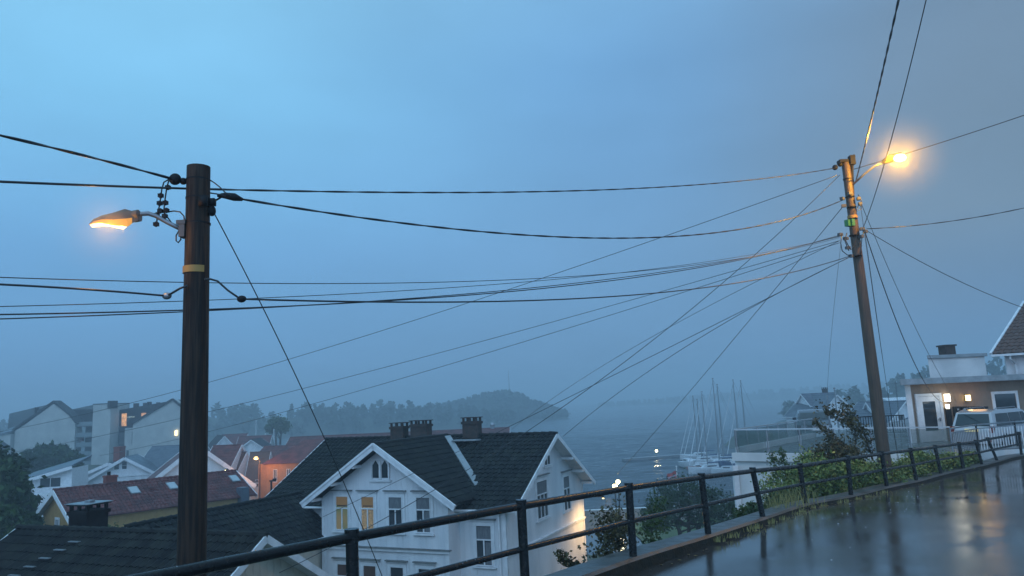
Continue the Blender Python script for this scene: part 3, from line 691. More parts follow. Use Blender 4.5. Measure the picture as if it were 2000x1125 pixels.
# white house with gable facing us, under the apartments
h, bz, zr = ph('gable_house', 'small white house with a broad low gable and twin windows below the apartments', 245, 893, 118, 90+14, 7, 12.4, 0, 3.6, 2.5, 'white', 'slate', over=.3, gover=.6, bb=.45)
window(h, 6.3, 5.0+.3, .75, 1.15, 'left', 0, 'H', 'glass', trim=False, sill=False); window(h, 7.5-.1, 5.0+.3, .75, 1.15, 'left', 0, 'H', 'glass', trim=False, sill=False)
b = MB(); b.bx(-.1, -.0, .5, 11.9, 3.6, 3.85); b.build('ledge', M['white_flat'], h)
h, bz, zr = ph('annex_house', 'white side house with a shallow sloping roof, left of the broad gable', 215, 904, 124, 90+2, 8, 18, 0, 3.5, 2.3, 'white', 'slate', over=.3, gover=.6, bb=.5)
window(h, 4.6, 3.3, 1.4, .5, 'left', 0, 'I', 'glass', trim=False, sill=False)
chimney(h, 3, 9, 5, 6.9+1.4, 2.0, 1.0, 'brick_red', cap=False)
# shed-roofed white house at left
p = at(90, 945, 98)
sh = empty('shed_roof_house', (p.x, p.y, 2.3), 'white house with one slanting roof and a big corner window beside the dark trees', 'house', rz=R(12))
def zz(py, Y=98): return at(90, py, Y).z-2.3
b = MB(); b.prism([(-3.2, 0, 0), (3.0, 0, 0), (3.0, 0, zz(917)), (-3.2, 0, zz(936))], (0, 6, 0)); b.build('wall', M['white_flat'], sh)
b = MB(); b.prism([(-3.9, -.8, zz(943)), (3.2, -.8, zz(914)), (3.2, -.8, zz(914)+.2), (-3.9, -.8, zz(943)+.2)], (0, 7.4, .9)); b.build('roof', M['slate'], sh)
b = MB(); b.beam((-3.9, -.86, zz(943)-.05), (3.25, -.86, zz(914)-.05), .08, .42); b.build('fascia_board', M['white_flat'], sh)
window(sh, .5, zz(946)+.2, 2.5, 1.25, 'front', 0, 'I', 'glass', trim=False, sill=False); window(sh, -2.2, zz(944), .5, .45, 'front', 0, '-', 'glass', trim=False, sill=False)
b = MB(); b.bx(-4.6, 4.6, -2.6, -.5, -.3, zz(962)); b.build('terrace_block', M['white_flat'], sh)
# slate-grey roofed house behind
h, bz, zr = ph('slate_roof_house', 'white house with a smooth slate grey roof left of the utility pole', 300, 872, 128, -4, 9, 12, 0, 4.2, 2.5, 'white', 'slate', over=.5, gover=.3)
h, bz, zr = ph('dark_gable_house', 'white house gable with a dark doorway right beside the utility pole', 352, 886, 112, 90+10, 9, 11, 0, 4.4, 2.5, 'white', 'tile_red', over=.4, gover=.6, bb=.5)
window(h, 7.3, 4.6, 1.0, 1.9, 'left', 0, '-', 'glass', trim=False, sill=False)
# white house with red roof right of the pole
h, bz, zr = ph('red_roof_white_house', 'white house with dull red roof and small dark windows, right of the tall near pole', 385, 868, 92, 90+27, 8, 12.5, 0, 5.0, 2.6, 'white', 'tile_red', over=.5, gover=.5, bb=.5)
window(h, 4.5, 4.6, .55, 1.5, 'left', 0, 'H', 'glass', trim=False, sill=False); window(h, 2.6-.2, 5.0-.1, .65, 1.15, 'left', 0, '-', 'glass', trim=False, sill=False)
# dark red roofs & small houses further off
h, bz, zr = ph('small_red_house', 'small house with a plain red roof and white gable end above the lamp lit lane', 420, 871, 104, -4, 3.6, 7, 0, 2.9, 2.5, 'white', 'tile_red', over=.3, gover=.25, bb=.4)
far_specs = [('distant_house', 'distant white house with a steep pale gable behind the pole', 424, 850, 170, -60, 10, 9, 5.0, 'white', 'roof_felt'),
             ('distant_house', 'distant dark roofed house left of the small white gable', 436, 849, 185, -6, 6, 9, 4.2, 'white', 'tile_red'),
             ('distant_house', 'distant house with a dark red roof, just left of the flagpoles', 470, 853, 168, 5, 6.5, 9, 4, 'white', 'tile_red'),
             ('distant_house', 'small white gabled house facing us behind the lamp lit lane', 491, 859, 150, 90+8, 9, 9.6, 3.4, 'white', 'roof_felt')]
for nm, lb, px, py, Y, yw, L, W_, rise, wl, rf in far_specs:
    ph(nm, lb, px, py, Y, yw, L, W_, 0, rise, 2.4, wl, rf, group='distant houses of the town', over=.3, gover=.4)
# pink-lit gable house in the lane
h, bz, zr = ph('lane_house', 'white house with steep dark roof lit orange by the lane lamp', 490, 884, 104, 4, 2.6, 5.5, 0, 3.6, 2.2, 'white_flat', 'tile_brown', over=.2, gover=.1)
window(h, 1.6, 4.4-.9, .45, .95, 'front', 0, 'H', 'glass', trim=False, sill=False)
h, bz, zr = ph('brown_roof_house', 'narrow house with a steep brown roof squeezed in left of the lane lamp', 481, 883, 104, -20, 3.0, 6, 0, 4.0, 2.2, 'white_flat', 'tile_brown', over=.2, gover=.1, end='right')
# ochre house with hip roof
p = at(520, 905, 97)
oc = empty('ochre_house', (p.x, p.y, 2.2), 'ochre house with red hipped roof and tall white windows, lit by the lane lamp', 'house', rz=R(-5))
ez = p.z-2.2
b = MB(); b.bx(0, 12, 0, 9, 0, ez); b.build('wall', M['ochre'], oc)
b = MB()
e = [(-.5, -.5, ez-.05), (12.5, -.5, ez-.05), (12.5, 9.5, ez-.05), (-.5, 9.5, ez-.05)]; q = [(3.4, 4.5, ez+2.6), (9.0, 4.5, ez+2.6)]
b.add(e+q, [(0, 1, 5, 4), (1, 2, 5), (2, 3, 4, 5), (3, 0, 4), (3, 2, 1, 0)]); b.build('roof', M['tile_red'], oc)
for x in (1.2, 2.95, 3.9): window(oc, x, ez-1.6, .5, 1.6, 'front', 0, 'I', 'glass', shallow=True, trim=False, sill=False, frame='white_flat')
for x in (1.4, 3.2): window(oc, x, ez-4.4, .8, 1.7, 'front', 0, 'I', 'curtain', shallow=True, trim=False, sill=False)
b = MB(); b.tube([(7.0, -.12, 0), (7.0, -.12, ez-.1)], .14, 8); b.build('downpipe', M['white_flat'], oc)
b = MB(); b.bx(-1.2, .0, .4, 3.4, 0, ez-.1); b.build('side_bay', M['ochre'], oc)
# long red roof behind the white house
h, bz, zr = ph('long_red_roof_building', 'long building whose red roof shows just above the black ridge of the white house', 572, 854, None, -1, 37.5, 12, 10.5, 3.0, 2.2, 'ochre', 'tile_red', over=.5, gover=.5)
b = MB(); b.tube([(35, 6, 7.8), (35, 6, 8.8)], .35, 10); b.blob((35, 6, 8.9), .45); b.build('roof_cowl', M['steel'], h)
h, bz, zr = ph('lane_red_roof', 'low red roofed building in front of the two flagpoles', 520, 872, 124, -8, 12, 12, 0, 3.0, 2.2, 'ochre', 'tile_red', over=.4, gover=.4)

# ------------------------------------------------------------------ apartments
AY = 200.0
def az(py, px=150, Y=AY): return at(px, py, Y).z
ap = at(150, 900, AY); ab = 3.0
apt = empty('apartment_building', (at(30, 900, AY).x, AY, ab), 'pale apartment block with a tall blank gable, balconies and a square stair tower', 'building', rz=R(-2))
X0 = at(30, 900, AY).x
def ax(px): return at(px, 860, AY).x-X0
def a_z(px, py): return at(px, py, AY).z-ab
b = MB(); b.prism([(ax(28), 0, 0), (ax(148), 0, 0), (ax(148), 0, a_z(147, 828)), (ax(135), 0, a_z(135, 811)), (ax(103), 0, a_z(103, 789)), (ax(48), 0, a_z(48, 829)), (ax(28), 0, a_z(28, 842))], (0, 3, 0)); b.build('gable_wall', M['render'], apt)
b = MB()
zt = a_z(103, 786.5)
b.prism([(ax(148)+.5, -.3, a_z(147, 829)), (ax(135), -.3, a_z(135, 810.5)), (ax(103), -.3, zt), (ax(28)-.6, -.3, a_z(28, 841.5)), (ax(28)-.6, -.3, a_z(28, 841.5)+.5), (ax(103), -.3, zt+.55), (ax(135)+.3, -.3, a_z(135, 810.5)+.5), (ax(148)+.7, -.3, a_z(147, 829)+.4)], (0, 3.2, 0))
b.build('gable_edge', M['roof_felt'], apt)
b = MB()   # rear roof: the ridge runs back to the left
def apl(px, py, Y): p_ = at(px, py, Y); return Matrix.Rotation(R(2), 3, 'Z') @ (p_-Vector((X0, AY, ab)))
q8 = [apl(103, 788, 202), apl(18, 808, 236), apl(14, 846, 228), apl(28, 842, 202)]
b.prism(q8, (1.2, 3, -.6)); b.build('rear_roof', M['roof_felt'], apt)
b = MB(); b.prism([(ax(120), 4, a_z(125, 800)), (ax(188), 4, a_z(188, 799)), (ax(188), 4, a_z(188, 826)), (ax(140), 4, a_z(140, 826))], (0, 10, 1.2)); b.build('recess_roof', M['roof_felt'], apt)
M['recess'] = mat('dark_balcony_wall', (.045, .05, .055), .6)
b = MB(); b.bx(ax(146), ax(189), 5, 12, 0, a_z(170, 800)); b.build('recess_wall', M['recess'], apt)
M['bal_glass'] = mat('balcony_glass', (.16, .2, .21), .15)
for py in (824, 845, 864, 881, 900):
    b = MB(); z = a_z(168, py); b.bx(ax(147.5), ax(186), .6, 5, z-1.25, z-1.05); o = b.build('balcony', M['recess'], apt)
    b = MB(); b.bx(ax(147.5), ax(186), .5, .62, z-1.1, z); b.build('balcony_glass', M['bal_glass'], o)
b = MB(); b.bx(ax(152), ax(160), 1.2, 1.6, a_z(156, 862), a_z(156, 850)); b.build('red_parasol', M['tile_red'], apt)
b = MB(); b.bx(ax(187), ax(222), -1, 8, 0, a_z(205, 789.5)); b.build('stair_tower', M['render'], apt)
b = MB(); b.bx(ax(186.5), ax(222.5), -1.2, 8, a_z(205, 789.4), a_z(205, 788)); b.bx(ax(217), ax(222.8), -1.4, 2, a_z(219, 798), a_z(219, 783)); b.build('tower_cap', M['roof_felt'], apt)
b = MB(); b.prism([(ax(222.6), 3, a_z(222, 801)), (ax(342), 3, a_z(341, 780.5)), (ax(342), 3, 0), (ax(222.6), 3, 0)], (0, 8, 0)); b.build('mansard', M['roof_felt'], apt)
b = MB(); b.prism([(ax(262), 0, 0), (ax(400), 0, 0), (ax(400), 0, a_z(400, 826)), (ax(341), 0, a_z(341, 781)), (ax(263), 0, a_z(263, 826))], (0, 3.2, 0)); b.build('gable_wall', M['render'], apt)
b = MB(); b.beam((ax(261), -.1, a_z(261, 827)), (ax(341), -.1, a_z(341, 780)), .6, .5); b.beam((ax(341), -.1, a_z(341, 780)), (ax(402), -.1, a_z(402, 827)), .6, .5); b.build('gable_edge', M['roof_felt'], apt)
b = MB(); b.bx(ax(243), ax(261), 1, 3, 0, a_z(250, 836)); b.build('lower_wall', M['render'], apt)
for (x0, x1, y0, y1) in ((229, 238, 808, 833), (269, 277, 807, 822)):
    b = MB(); b.bx(ax(x0), ax(x1), 2.6 if x0 < 240 else 2.5, 2.9, a_z(x0, y1), a_z(x0, y0)); b.build('lit_window', M['lit_warm'], apt)
b = MB(); b.bx(ax(240), ax(254), 2.6, 2.9, a_z(245, 815.4), a_z(245, 814.4)); b.build('neon_tube', glow('greenish_tube', (.5, .5, .15), .6), apt)
b = MB(); b.bx(ax(348), ax(352), -.5, -.1, a_z(350, 850), a_z(350, 840)); b.build('wall_lantern', M['lamp_warm'], apt)
b = MB(); b.bx(ax(259), ax(261), .6, 1, a_z(260, 867), a_z(260, 843)); b.bx(ax(249), ax(252), .6, 1, a_z(250, 893), a_z(250, 880)); b.bx(ax(224), ax(241), 2.5, 2.9, a_z(230, 868), a_z(230, 846)); b.each('dark_window', M['recess'], apt)
for px, w, y0, y1 in ((245, 6, 788, 799), (265, 7, 787, 796), (272, 4, 785, 796), (290, 3, 786, 792), (163, 3, 793, 801), (168, 4, 792, 800), (66, 2, 790, 802), (40, 1.5, 796, 806)):
    b = MB(); b.bx(ax(px-w/2), ax(px+w/2), 5, 6.5, a_z(px, y1+3), a_z(px, y0)); b.build('roof_flue', M['roof_felt'], apt)
b = MB(); b.prism([(ax(3), -1, 0), (ax(25), -1, 0), (ax(25), -1, a_z(20, 848)), (ax(3), -1, a_z(5, 851))], (0, 8, 0)); b.build('left_wing', M['render'], apt)
b = MB(); b.prism([(ax(0), -1.5, a_z(5, 851)), (ax(28), -1.5, a_z(24, 844)), (ax(27), 3, a_z(24, 836)), (ax(6), 3, a_z(5, 838))], (0, 0, .4)); b.build('left_wing_roof', M['slate'], apt)
p = at(-12, 822, 215)
ph('far_left_house', 'house with a brown roof at the left edge beside the apartments', -30, 838, 180, -70, 12, 12, 0, 5, 3, 'white', 'roof_felt', over=.4, gover=.5)

# ------------------------------------------------------------------ vegetation
def tree(name, label, base, h, crown, clumps, per, leaf, mt, tr=.16, cat='tree', limbs=6, seed=1, group=None, flat=.8, cl=.15, stems=1):
    rnd = random.Random(seed); root = empty(name, base, label, cat, group)
    cb = MB(); cents = []
    for i in range(clumps):
        e = crown[rnd.randrange(len(crown))]; d = Vector((rnd.gauss(0, 1), rnd.gauss(0, 1), rnd.gauss(0, 1))).normalized(); q = rnd.uniform(.45, 1.0)
        c = Vector((e[0]+d.x*e[3]*q, e[1]+d.y*e[4]*q, e[2]+d.z*e[5]*q)); cents.append(c)
        leaf_quads(cb, c, cl*(e[3]+e[5])*rnd.uniform(.6, 1.3), per, leaf, rnd, flat)
    cb.build('crown', mt, root)
    tb = MB()
    for s in range(stems):
        ox = (s-(stems-1)/2)*tr*3; tops_ = Vector((ox*2.5, 0, h*.6))
        tb.tube([(ox, 0, -.3), (ox*1.3, .02*h, h*.25), tuple(tops_)], [tr, tr*.8, tr*.45], 8)
        for k in range(limbs):
            c = rnd.choice(cents); st = Vector((ox*1.2, .02*h, h*rnd.uniform(.2, .5)))
            tb.tube([st, st.lerp(c, .5)+Vector((0, 0, -.05*h)), c], [tr*.45, tr*.3, tr*.1], 6)
    tb.build('trunk', M['bark'], root, True)
    return root
# big dark tree by the water
tree('round_tree', 'broad dark green tree standing on the lawn between railing and harbour', (13.4, 62, 2.6), 6.0,
     [(-1.6, 0, 3.5, 2.2, 2.4, 1.9), (1.4, 0, 3.3, 2.4, 2.4, 1.8), (0, 0, 4.3, 2.2, 2, 1.4), (2.8, 0, 2.4, 1.6, 1.6, 1.4), (-2.6, 0, 2.6, 1.3, 1.3, 1.2)], 300, 42, .11, M['leaf_dark'], .2, seed=2, stems=3)
p = at(543, 862, 220)
tree('lone_tree', 'lone round-topped tree standing before the far shore, behind the flagpoles', (p.x, p.y, 5.0), 9, [(0, 0, 6.2, 3.4, 3, 2.3), (-1.5, 0, 5.4, 2.3, 2, 1.6), (1.8, 0, 5.3, 1.7, 1.8, 1.5)], 150, 26, .34, M['leaf_mid'], .35, seed=3, stems=2, cl=.2)
i = 0
for (px, py, Y, r_) in ((-4, 920, 62, 2.6), (-25, 970, 55, 3.2), (12, 965, 58, 2.0), (14, 1020, 50, 1.4), (75, 900, 130, 4.0), (105, 896, 132, 3.2), (128, 900, 128, 3.0), (122, 935, 112, 1.8), (62, 1024, 49, .7)):
    lbs = ['tall dark tree at the left edge below the apartments', 'huge dark bush filling the left edge above the black roof', 'dark leafy tree left of the white slant-roofed house',
           'dark green bush in front of the yellow gable', 'rounded tree under the blank apartment wall, nearest the edge', 'rounded tree in the middle under the blank apartment wall', 'rounded bush beside the apartment balconies', 'small bright bush between the two white houses', 'low bush touching the corner of the yellow house']
    p = at(px, py, Y); g = 3.2; hh = p.z-g
    tree('garden_tree', lbs[i], (p.x, p.y, g), hh+r_*.5, [(0, 0, hh, r_*.8, r_*.8, r_*.7), (r_*.2, 0, max(1, hh-r_*1.1), r_, r_, r_), (-r_*.3, 0, max(.8, hh*.4), r_, r_, r_*.8)], 130, 60, .14+Y*.0022, M['leaf_dark'] if i != 7 else M['leaf_mid'], .2, seed=20+i, group='garden trees of the town')
    i += 1
b = MB(); rnd = random.Random(5)
for k in range(60):
    t = k/60; p = at(20+t*230, 1036-4*math.sin(t*9), 36+2*rnd.random()); leaf_quads(b, (p.x, p.y, p.z-.7*rnd.random()), .35, 45, .07, rnd)
tag(b.build('hedge', M['leaf_mid']), 'strip of bright hedge just above the ridge of the nearest black roof', 'hedge')

# shrubs on the bank behind the railing
def shrub(label, px, py, Y, w, h, n, leaf, mt, seed, name='shrub'):
    p = at(px, py, Y); g = town_z(p.x, p.y)-.1; hh = max(.6, p.z-g)
    return tree(name, label, (p.x, p.y, g), hh, [(0, 0, hh*.75, w, w*.8, hh*.24+h*.12), (0, 0, hh*.45, w*1.15, w*.9, hh*.4), (w*.5, 0, hh*.3, w*1.1, w*.9, hh*.3)], int(n*1.9), 46, leaf*1.15, mt, .04, cat='shrub', seed=seed, limbs=8, cl=.2, group='shrubs on the bank behind the railing')
shr = [('tall loose shrub in front of the white terrace wall, leftmost on the bank', 1528, 925, 21, .62, 1.0, 110, .042, 'leaf_shrub'),
       ('dense dark shrub behind the middle railing posts', 1583, 893, 22, .8, 1.0, 170, .045, 'leaf_shrub'),
       ('tall shrub the long shoots grow from, left of the far utility pole', 1630, 868, 23.6, .85, 1.3, 190, .048, 'leaf_olive'),
       ('shrub with yellow-green leaves, just left of the far utility pole', 1668, 905, 23, .8, .9, 150, .045, 'leaf_shrub'),
       ('bright leafy bush at the foot of the far utility pole', 1715, 912, 23.6, .75, .7, 130, .045, 'leaf_shrub'),
       ('bush with upright tip, right of the far utility pole', 1797, 885, 26.4, .6, 1.0, 120, .045, 'leaf_shrub'),
       ('low rounded bush between the upright one and the far utility pole', 1757, 905, 25.2, .7, .7, 110, .045, 'leaf_shrub'),
       ('low green bush below the white parked car', 1850, 893, 27.2, .6, .7, 110, .045, 'leaf_shrub'),
       ('small bush in front of the picket fence', 1890, 884, 28.2, .4, .5, 60, .042, 'leaf_shrub'),
       ('shadowy undergrowth bush at the lower end of the bank', 1548, 965, 19.4, .65, .6, 120, .042, 'leaf_mid'),
       ('small trailing bush beside the white terrace corner post', 1468, 990, 17.2, .4, .5, 60, .038, 'leaf_mid')]
for k, (lb, px, py, Y, w, h, n, lf, mt) in enumerate(shr): shrub(lb, px, py, Y, w, h, n, lf, M[mt], 40+k)
# long leafy shoots leaning left
def shoot(label, pts, r0, per, leaf, mt, seed, cat='shrub', name='leafy_shoot', sideways=.12):
    rnd = random.Random(seed); P = [at(*q) for q in pts]; base = P[0]
    root = empty(name, tuple(base), label, cat)
    tb = MB(); cb = MB(); n = 18; path = []
    for i in range(n+1):
        t = i/n*(len(P)-1); k = min(int(t), len(P)-2); path.append(P[k].lerp(P[k+1], t-k)-base)
    tb.tube(path, [r0*(1-.8*i/n) for i in range(n+1)], 6); tb.build('stem', M['bark'], root, True)
    for i in range(2, n+1):
        for _ in range(per):
            leaf_quads(cb, path[i]+Vector((rnd.gauss(0, sideways), rnd.gauss(0, sideways), rnd.gauss(0, sideways))), .08, 5, leaf, rnd)
    cb.build('leaves', mt, root); return root
shoot('long thick leafy shoot arching left in front of the far pole', [(1705, 900, 24), (1690, 850, 24), (1665, 825, 24), (1640, 812, 24), (1612, 798, 24)], .03, 9, .055, M['leaf_olive'], 61, sideways=.11)
shoot('upright leafy shoot with a bushy tip before the far white houses', [(1668, 900, 24.3), (1672, 850, 24.3), (1662, 815, 24.3), (1650, 790, 24.3)], .02, 6, .05, M['leaf_olive'], 62, sideways=.1)
shoot('short shoot pointing up left over the dark parked car', [(1650, 900, 23.5), (1628, 860, 23.5), (1608, 840, 23.5), (1591, 822, 23.5)], .02, 5, .045, M['leaf_olive'], 63, sideways=.07)
shoot('thin upright twig of leaves against the white terrace wall', [(1535, 930, 20.5), (1530, 900, 20.5), (1525, 880, 20.5)], .012, 3, .04, M['leaf_mid'], 64, sideways=.05)
shoot('second thin twig left of it against the white terrace wall', [(1520, 935, 20.3), (1512, 905, 20.3), (1507, 885, 20.3)], .012, 2, .04, M['leaf_mid'], 65, sideways=.05)
shoot('twig with brownish leaves low before the warm lit house wall', [(1160, 1120, 12.2), (1130, 1108, 12.2), (1105, 1095, 12.2), (1092, 1083, 12.2)], .008, 5, .035, M['leaf_olive'], 66, sideways=.04)
shoot('sapling with brownish leaves in front of the wet yard', [(1185, 1118, 12.6), (1180, 1070, 12.6), (1192, 1030, 12.6), (1196, 1005, 12.6)], .012, 12, .038, M['leaf_olive'], 67, sideways=.13)
shoot('second sapling close against the railing post near the yellow reflection', [(1205, 1110, 12.9), (1203, 1070, 12.9), (1215, 1040, 12.9), (1222, 1015, 12.9)], .012, 8, .036, M['leaf_olive'], 68, sideways=.10)
shoot('spindly pale green sapling in front of the broad dark tree', [(1268, 1080, 15), (1272, 1040, 15), (1280, 1010, 15), (1284, 985, 15)], .012, 8, .036, M['leaf_mid'], 69, sideways=.10)

# lawn and wet yard down by the water
def flat_poly(name, pts, z, m):
    b = MB(); b.add([(x, y, z) for x, y in pts], [tuple(range(len(pts)))]); return tag(b.build(name, m), kind='structure')
M['yard'] = mat('wet_yard_asphalt', (.06, .062, .065), .09, (.08, .08, .08), .5, rough2=.2, bump=.15, bscale=3)
b = MB(); g = axis([(9.2, 33, .8)]); 
flat_poly('yard', [(2, 50), (30, 50), (30, 72), (2, 72)], 2.45, M['yard'])
flat_poly('lawn', [(10.6, 58), (32, 58), (32, 78), (10.0, 76)], 2.52, M['lawn'])
b = MB(); b.bx(1, 46, 86.5, 88, -.5, 2.3); tag(b.build('quay', M['terrace']), kind='structure')
flat_poly('shore_strip', [(1, 72), (46, 78), (46, 86.4), (1, 86.4)], 2.42, M['sand'])

# ------------------------------------------------------------------ lamps down by the water, dock, boats, flag
def light(kind, e, loc, c, r=.1, parent=None, name='lamp_light'):
    d = bpy.data.lights.new(name, kind); d.energy = e; d.color = c
    if kind == 'POINT': d.shadow_soft_size = r
    o = bpy.data.objects.new(name, d); COL.objects.link(o); o.location = loc
    if parent: o.parent = parent
    return o
def post_lamp(label, px, py, Y, g, r=.22, e=120, group='park lamps by the quay', m='lamp_far'):
    p = at(px, py, Y); root = empty('park_lamp', (p.x, p.y, g), label, 'street lamp', group); h = p.z-g
    b = MB(); b.tube([(0, 0, 0), (0, 0, h-r)], [.07, .045], 8); b.build('pole', M['black'], root)
    b = MB(); b.blob((0, 0, h), r, 12, 8); b.build('lamp_globe', M[m], root, True)
    b = MB(); b.tube([(0, 0, h+r*.95), (0, 0, h+r*1.15)], [r*.7, r*.2], 10); b.build('lamp_cap', M['black'], root)
    light('POINT', e, (0, 0, h-r-.15), (1, .8, .45), .1, root)
post_lamp('nearer and lower of the two globe lamps by the water', 1201, 950, 74, 2.4, .24, 260)
post_lamp('farther and higher of the two globe lamps by the water', 1207, 941, 82, 2.4, .22, 120)
p = at(1283, 881, 179); dk = empty('floating_dock', (at(1218, 897, 177).x, 177, 0), 'long low floating dock lying in the bay, left of the boats', 'dock')
b = MB(); a = Vector((0, 0, 0)); e = Vector((at(1340, 889, 181).x-at(1218, 897, 177).x, 5, 0)); b.beam(a+Vector((0, 0, .3)), e+Vector((0, 0, .3)), 2.0, .6); b.build('deck', M['steel'], dk)
p2 = at(1283, 881, 178); dl = empty('dock_lamp', (p2.x, 178.6, .6), 'small bright lamp on a short mast on the floating dock', 'street lamp')
b = MB(); b.tube([(0, 0, 0), (0, 0, p2.z-.6)], .06, 6); b.build('pole', M['steel'], dl); b = MB(); b.blob((0, 0, p2.z-.6), .3); b.build('lamp_globe', M['lamp_far'], dl, True); light('POINT', 150, (0, 0, p2.z-1.1), (1, .75, .4), .1, dl)
p2 = at(1441, 876, 150); dl = empty('dock_lamp', (p2.x, 150, .6), 'small lamp glowing just above the corner of the terrace wall', 'street lamp')
b = MB(); b.tube([(0, 0, 0), (0, 0, p2.z-.6)], .06, 6); b.build('pole', M['steel'], dl); b = MB(); b.blob((0, 0, p2.z-.6), .2); b.build('lamp_globe', M['lamp_far'], dl, True)

M['hull'] = mat('white_hull', (.62, .64, .66), .3); M['hull_r'] = mat('red_brown_hull', (.3, .12, .09), .4); M['hull_b'] = mat('blue_canvas', (.04, .07, .14), .6)
def boat(label, px, py, Y, head, L, beam, mast, hull='hull', cover=None, lean=0.0, cat='sailboat', bow='hull', freeb=1.0, kind='sail'):
    p = at(px, py, Y); root = empty('sailboat' if mast else 'motorboat', (p.x, p.y, 0), label, cat, 'boats moored in the harbour', R(head))
    root.rotation_euler.x = R(lean)
    secs = [(-.5, .72, .95), (-.3, .92, .95), (0, 1, 1.0), (.22, .8, 1.08), (.4, .42, 1.2), (.5, .04, 1.34)]
    b = MB(); n = 7
    for (t, w, s) in secs:
        for k in range(n):
            q = PI*k/(n-1); yy_ = math.cos(q)*beam/2*w; z_ = -.35*freeb+(1-abs(math.sin(q))**.7)*(s*freeb+.35*freeb)
            b.v.append((t*L, yy_, z_))
    for i in range(len(secs)-1):
        for k in range(n-1): b.f.append((i*n+k, i*n+k+1, (i+1)*n+k+1, (i+1)*n+k))
        b.f.append((i*n, (i+1)*n, (i+1)*n+n-1, i*n+n-1))
    b.f.append(tuple(range(n))); o = b.build('hull', M[hull], root); auto_smooth(o, 40)
    b = MB(); zc = freeb*1.02
    b.prism([(-.18*L, -beam*.28, zc), (.2*L, -beam*.22, zc+.05), (.14*L, -beam*.2, zc+.55*freeb), (-.16*L, -beam*.24, zc+.6*freeb)], (0, beam*.5, 0)); b.build('cabin', M['hull'], root)
    b = MB(); b.prism([(-.12*L, -beam*.29, zc+.2*freeb), (.1*L, -beam*.245, zc+.2*freeb), (.08*L, -beam*.235, zc+.42*freeb), (-.12*L, -beam*.27, zc+.42*freeb)], (0, beam*.53, 0)); b.build('cabin_window', M['glass'], root)
    if cover: b = MB(); b.prism([(-.48*L, -beam*.36, zc), (-.2*L, -beam*.36, zc), (-.22*L, -beam*.3, zc+1.1*freeb), (-.42*L, -beam*.3, zc+.9*freeb)], (0, beam*.66, 0)); b.build('spray_hood', M[cover], root)
    if mast:
        b = MB(); b.tube([(.06*L, 0, zc), (.06*L, 0, mast)], [.12, .08], 8); b.box((.06*L, 0, mast+.15), (.3, .3, .2)); b.build('mast', M['steel'], root)
        b = MB(); b.tube([(.05*L, 0, zc+.9), (-.36*L, 0, zc+.95)], .13, 8); b.build('boom', M['hull_b'], root)
        b = MB(); b.tube([(.06*L, 0, mast*.97), (.49*L, 0, zc+.3)], .03, 4); b.tube([(.06*L, 0, mast), (-.49*L, 0, zc)], .02, 4)
        for s in (-1, 1): b.tube([(.06*L, 0, mast*.95), (.04*L, s*.62*beam*.3, mast*.55), (.02*L, s*beam*.48, zc)], .02, 4); b.tube([(.06*L, 0, mast*.55), (.04*L, s*.62*beam*.3, mast*.55)], .035, 4)
        b.build('rigging', M['steel'], root)
        b = MB(); b.tube([(.10*L, 0, mast*.9), (.47*L, 0, zc+.6)], [.05, .09], 6); b.build('furled_sail', M['hull'], root)
    return root
boat('white sailboat with its bow pointing left, nearest to us in the harbour', 1388, 916, 143, 182, 8.5, 2.6, 15.0, lean=0, cover='hull_b')
boat('sailboat with the tallest mast, right behind the nearest white boat', 1412, 905, 152, 175, 11, 3.2, 17.6, lean=-1)
boat('sailboat with a tilted mast half hidden by its neighbours', 1420, 902, 158, 160, 10, 3, 16.4, lean=-3, cover='hull_b')
boat('sailboat with a thin mast at the left of the moored group', 1376, 900, 160, 170, 9, 2.8, 13.5, lean=-2)
boat('sailboat with a faint mast, the leftmost in the mist', 1368, 896, 172, 165, 9, 2.8, 14.2, lean=-3)
boat('tall-masted boat whose mast stands behind the glass balustrade corner', 1452, 900, 158, 165, 11, 3.2, 17.2, lean=-2)
boat('boat whose tilted mast stands second behind the glass balustrade', 1466, 898, 160, 165, 10, 3, 17, lean=-3)
boat('boat with the short dark mast beside the far white houses', 1634, 880, 118, 160, 9, 3, 13.4, lean=-1)
boat('boat with a taller dark mast in front of the far white houses', 1650, 880, 112, 160, 9, 3, 14.6, lean=-2)
boat('small motorboat with round white bow seen end-on', 1343, 901, 156, -75, 5.5, 2.3, 0, cat='motorboat', freeb=1.1)
boat('small red-brown open boat beside the white bow', 1362, 905, 152, 5, 4.5, 1.6, 0, hull='hull_r', cat='motorboat', freeb=.5)
boat('white motorboat with a blue canvas hood right of the nearest sailboat', 1420, 918, 140, 150, 6, 2.3, 0, cat='motorboat', cover='hull_b', freeb=.9)
# flag and flagpoles
def flagpole(label, px, py0, Y, g, r=.05, flag=None):
    p = at(px, py0, Y); root = empty('flagpole', (p.x, p.y, g), label, 'flagpole')
    b = MB(); b.tube([(0, 0, 0), (0, 0, p.z-g)], [r*1.5, r], 8); b.blob((0, 0, p.z-g+.05), r*2); b.build('pole', M['white_flat'], root)
    return root, p.z-g
fp, h = flagpole('short white flagpole with a red flag blowing left over the water', 1321, 912, 84, 2.4, .04)
M['flag'] = mat('red_striped_flag', (.35, .07, .06), .7)
t = M['flag'].node_tree; n_ = t.nodes; l_ = t.links; tcx = n_.new('ShaderNodeTexCoord'); sx = n_.new('ShaderNodeSeparateXYZ'); l_.new(tcx.outputs['Object'], sx.inputs[0])
mu = n_.new('ShaderNodeMath'); mu.operation = 'COMPARE'; mu.inputs[1].default_value = h-.85; mu.inputs[2].default_value = .09; 
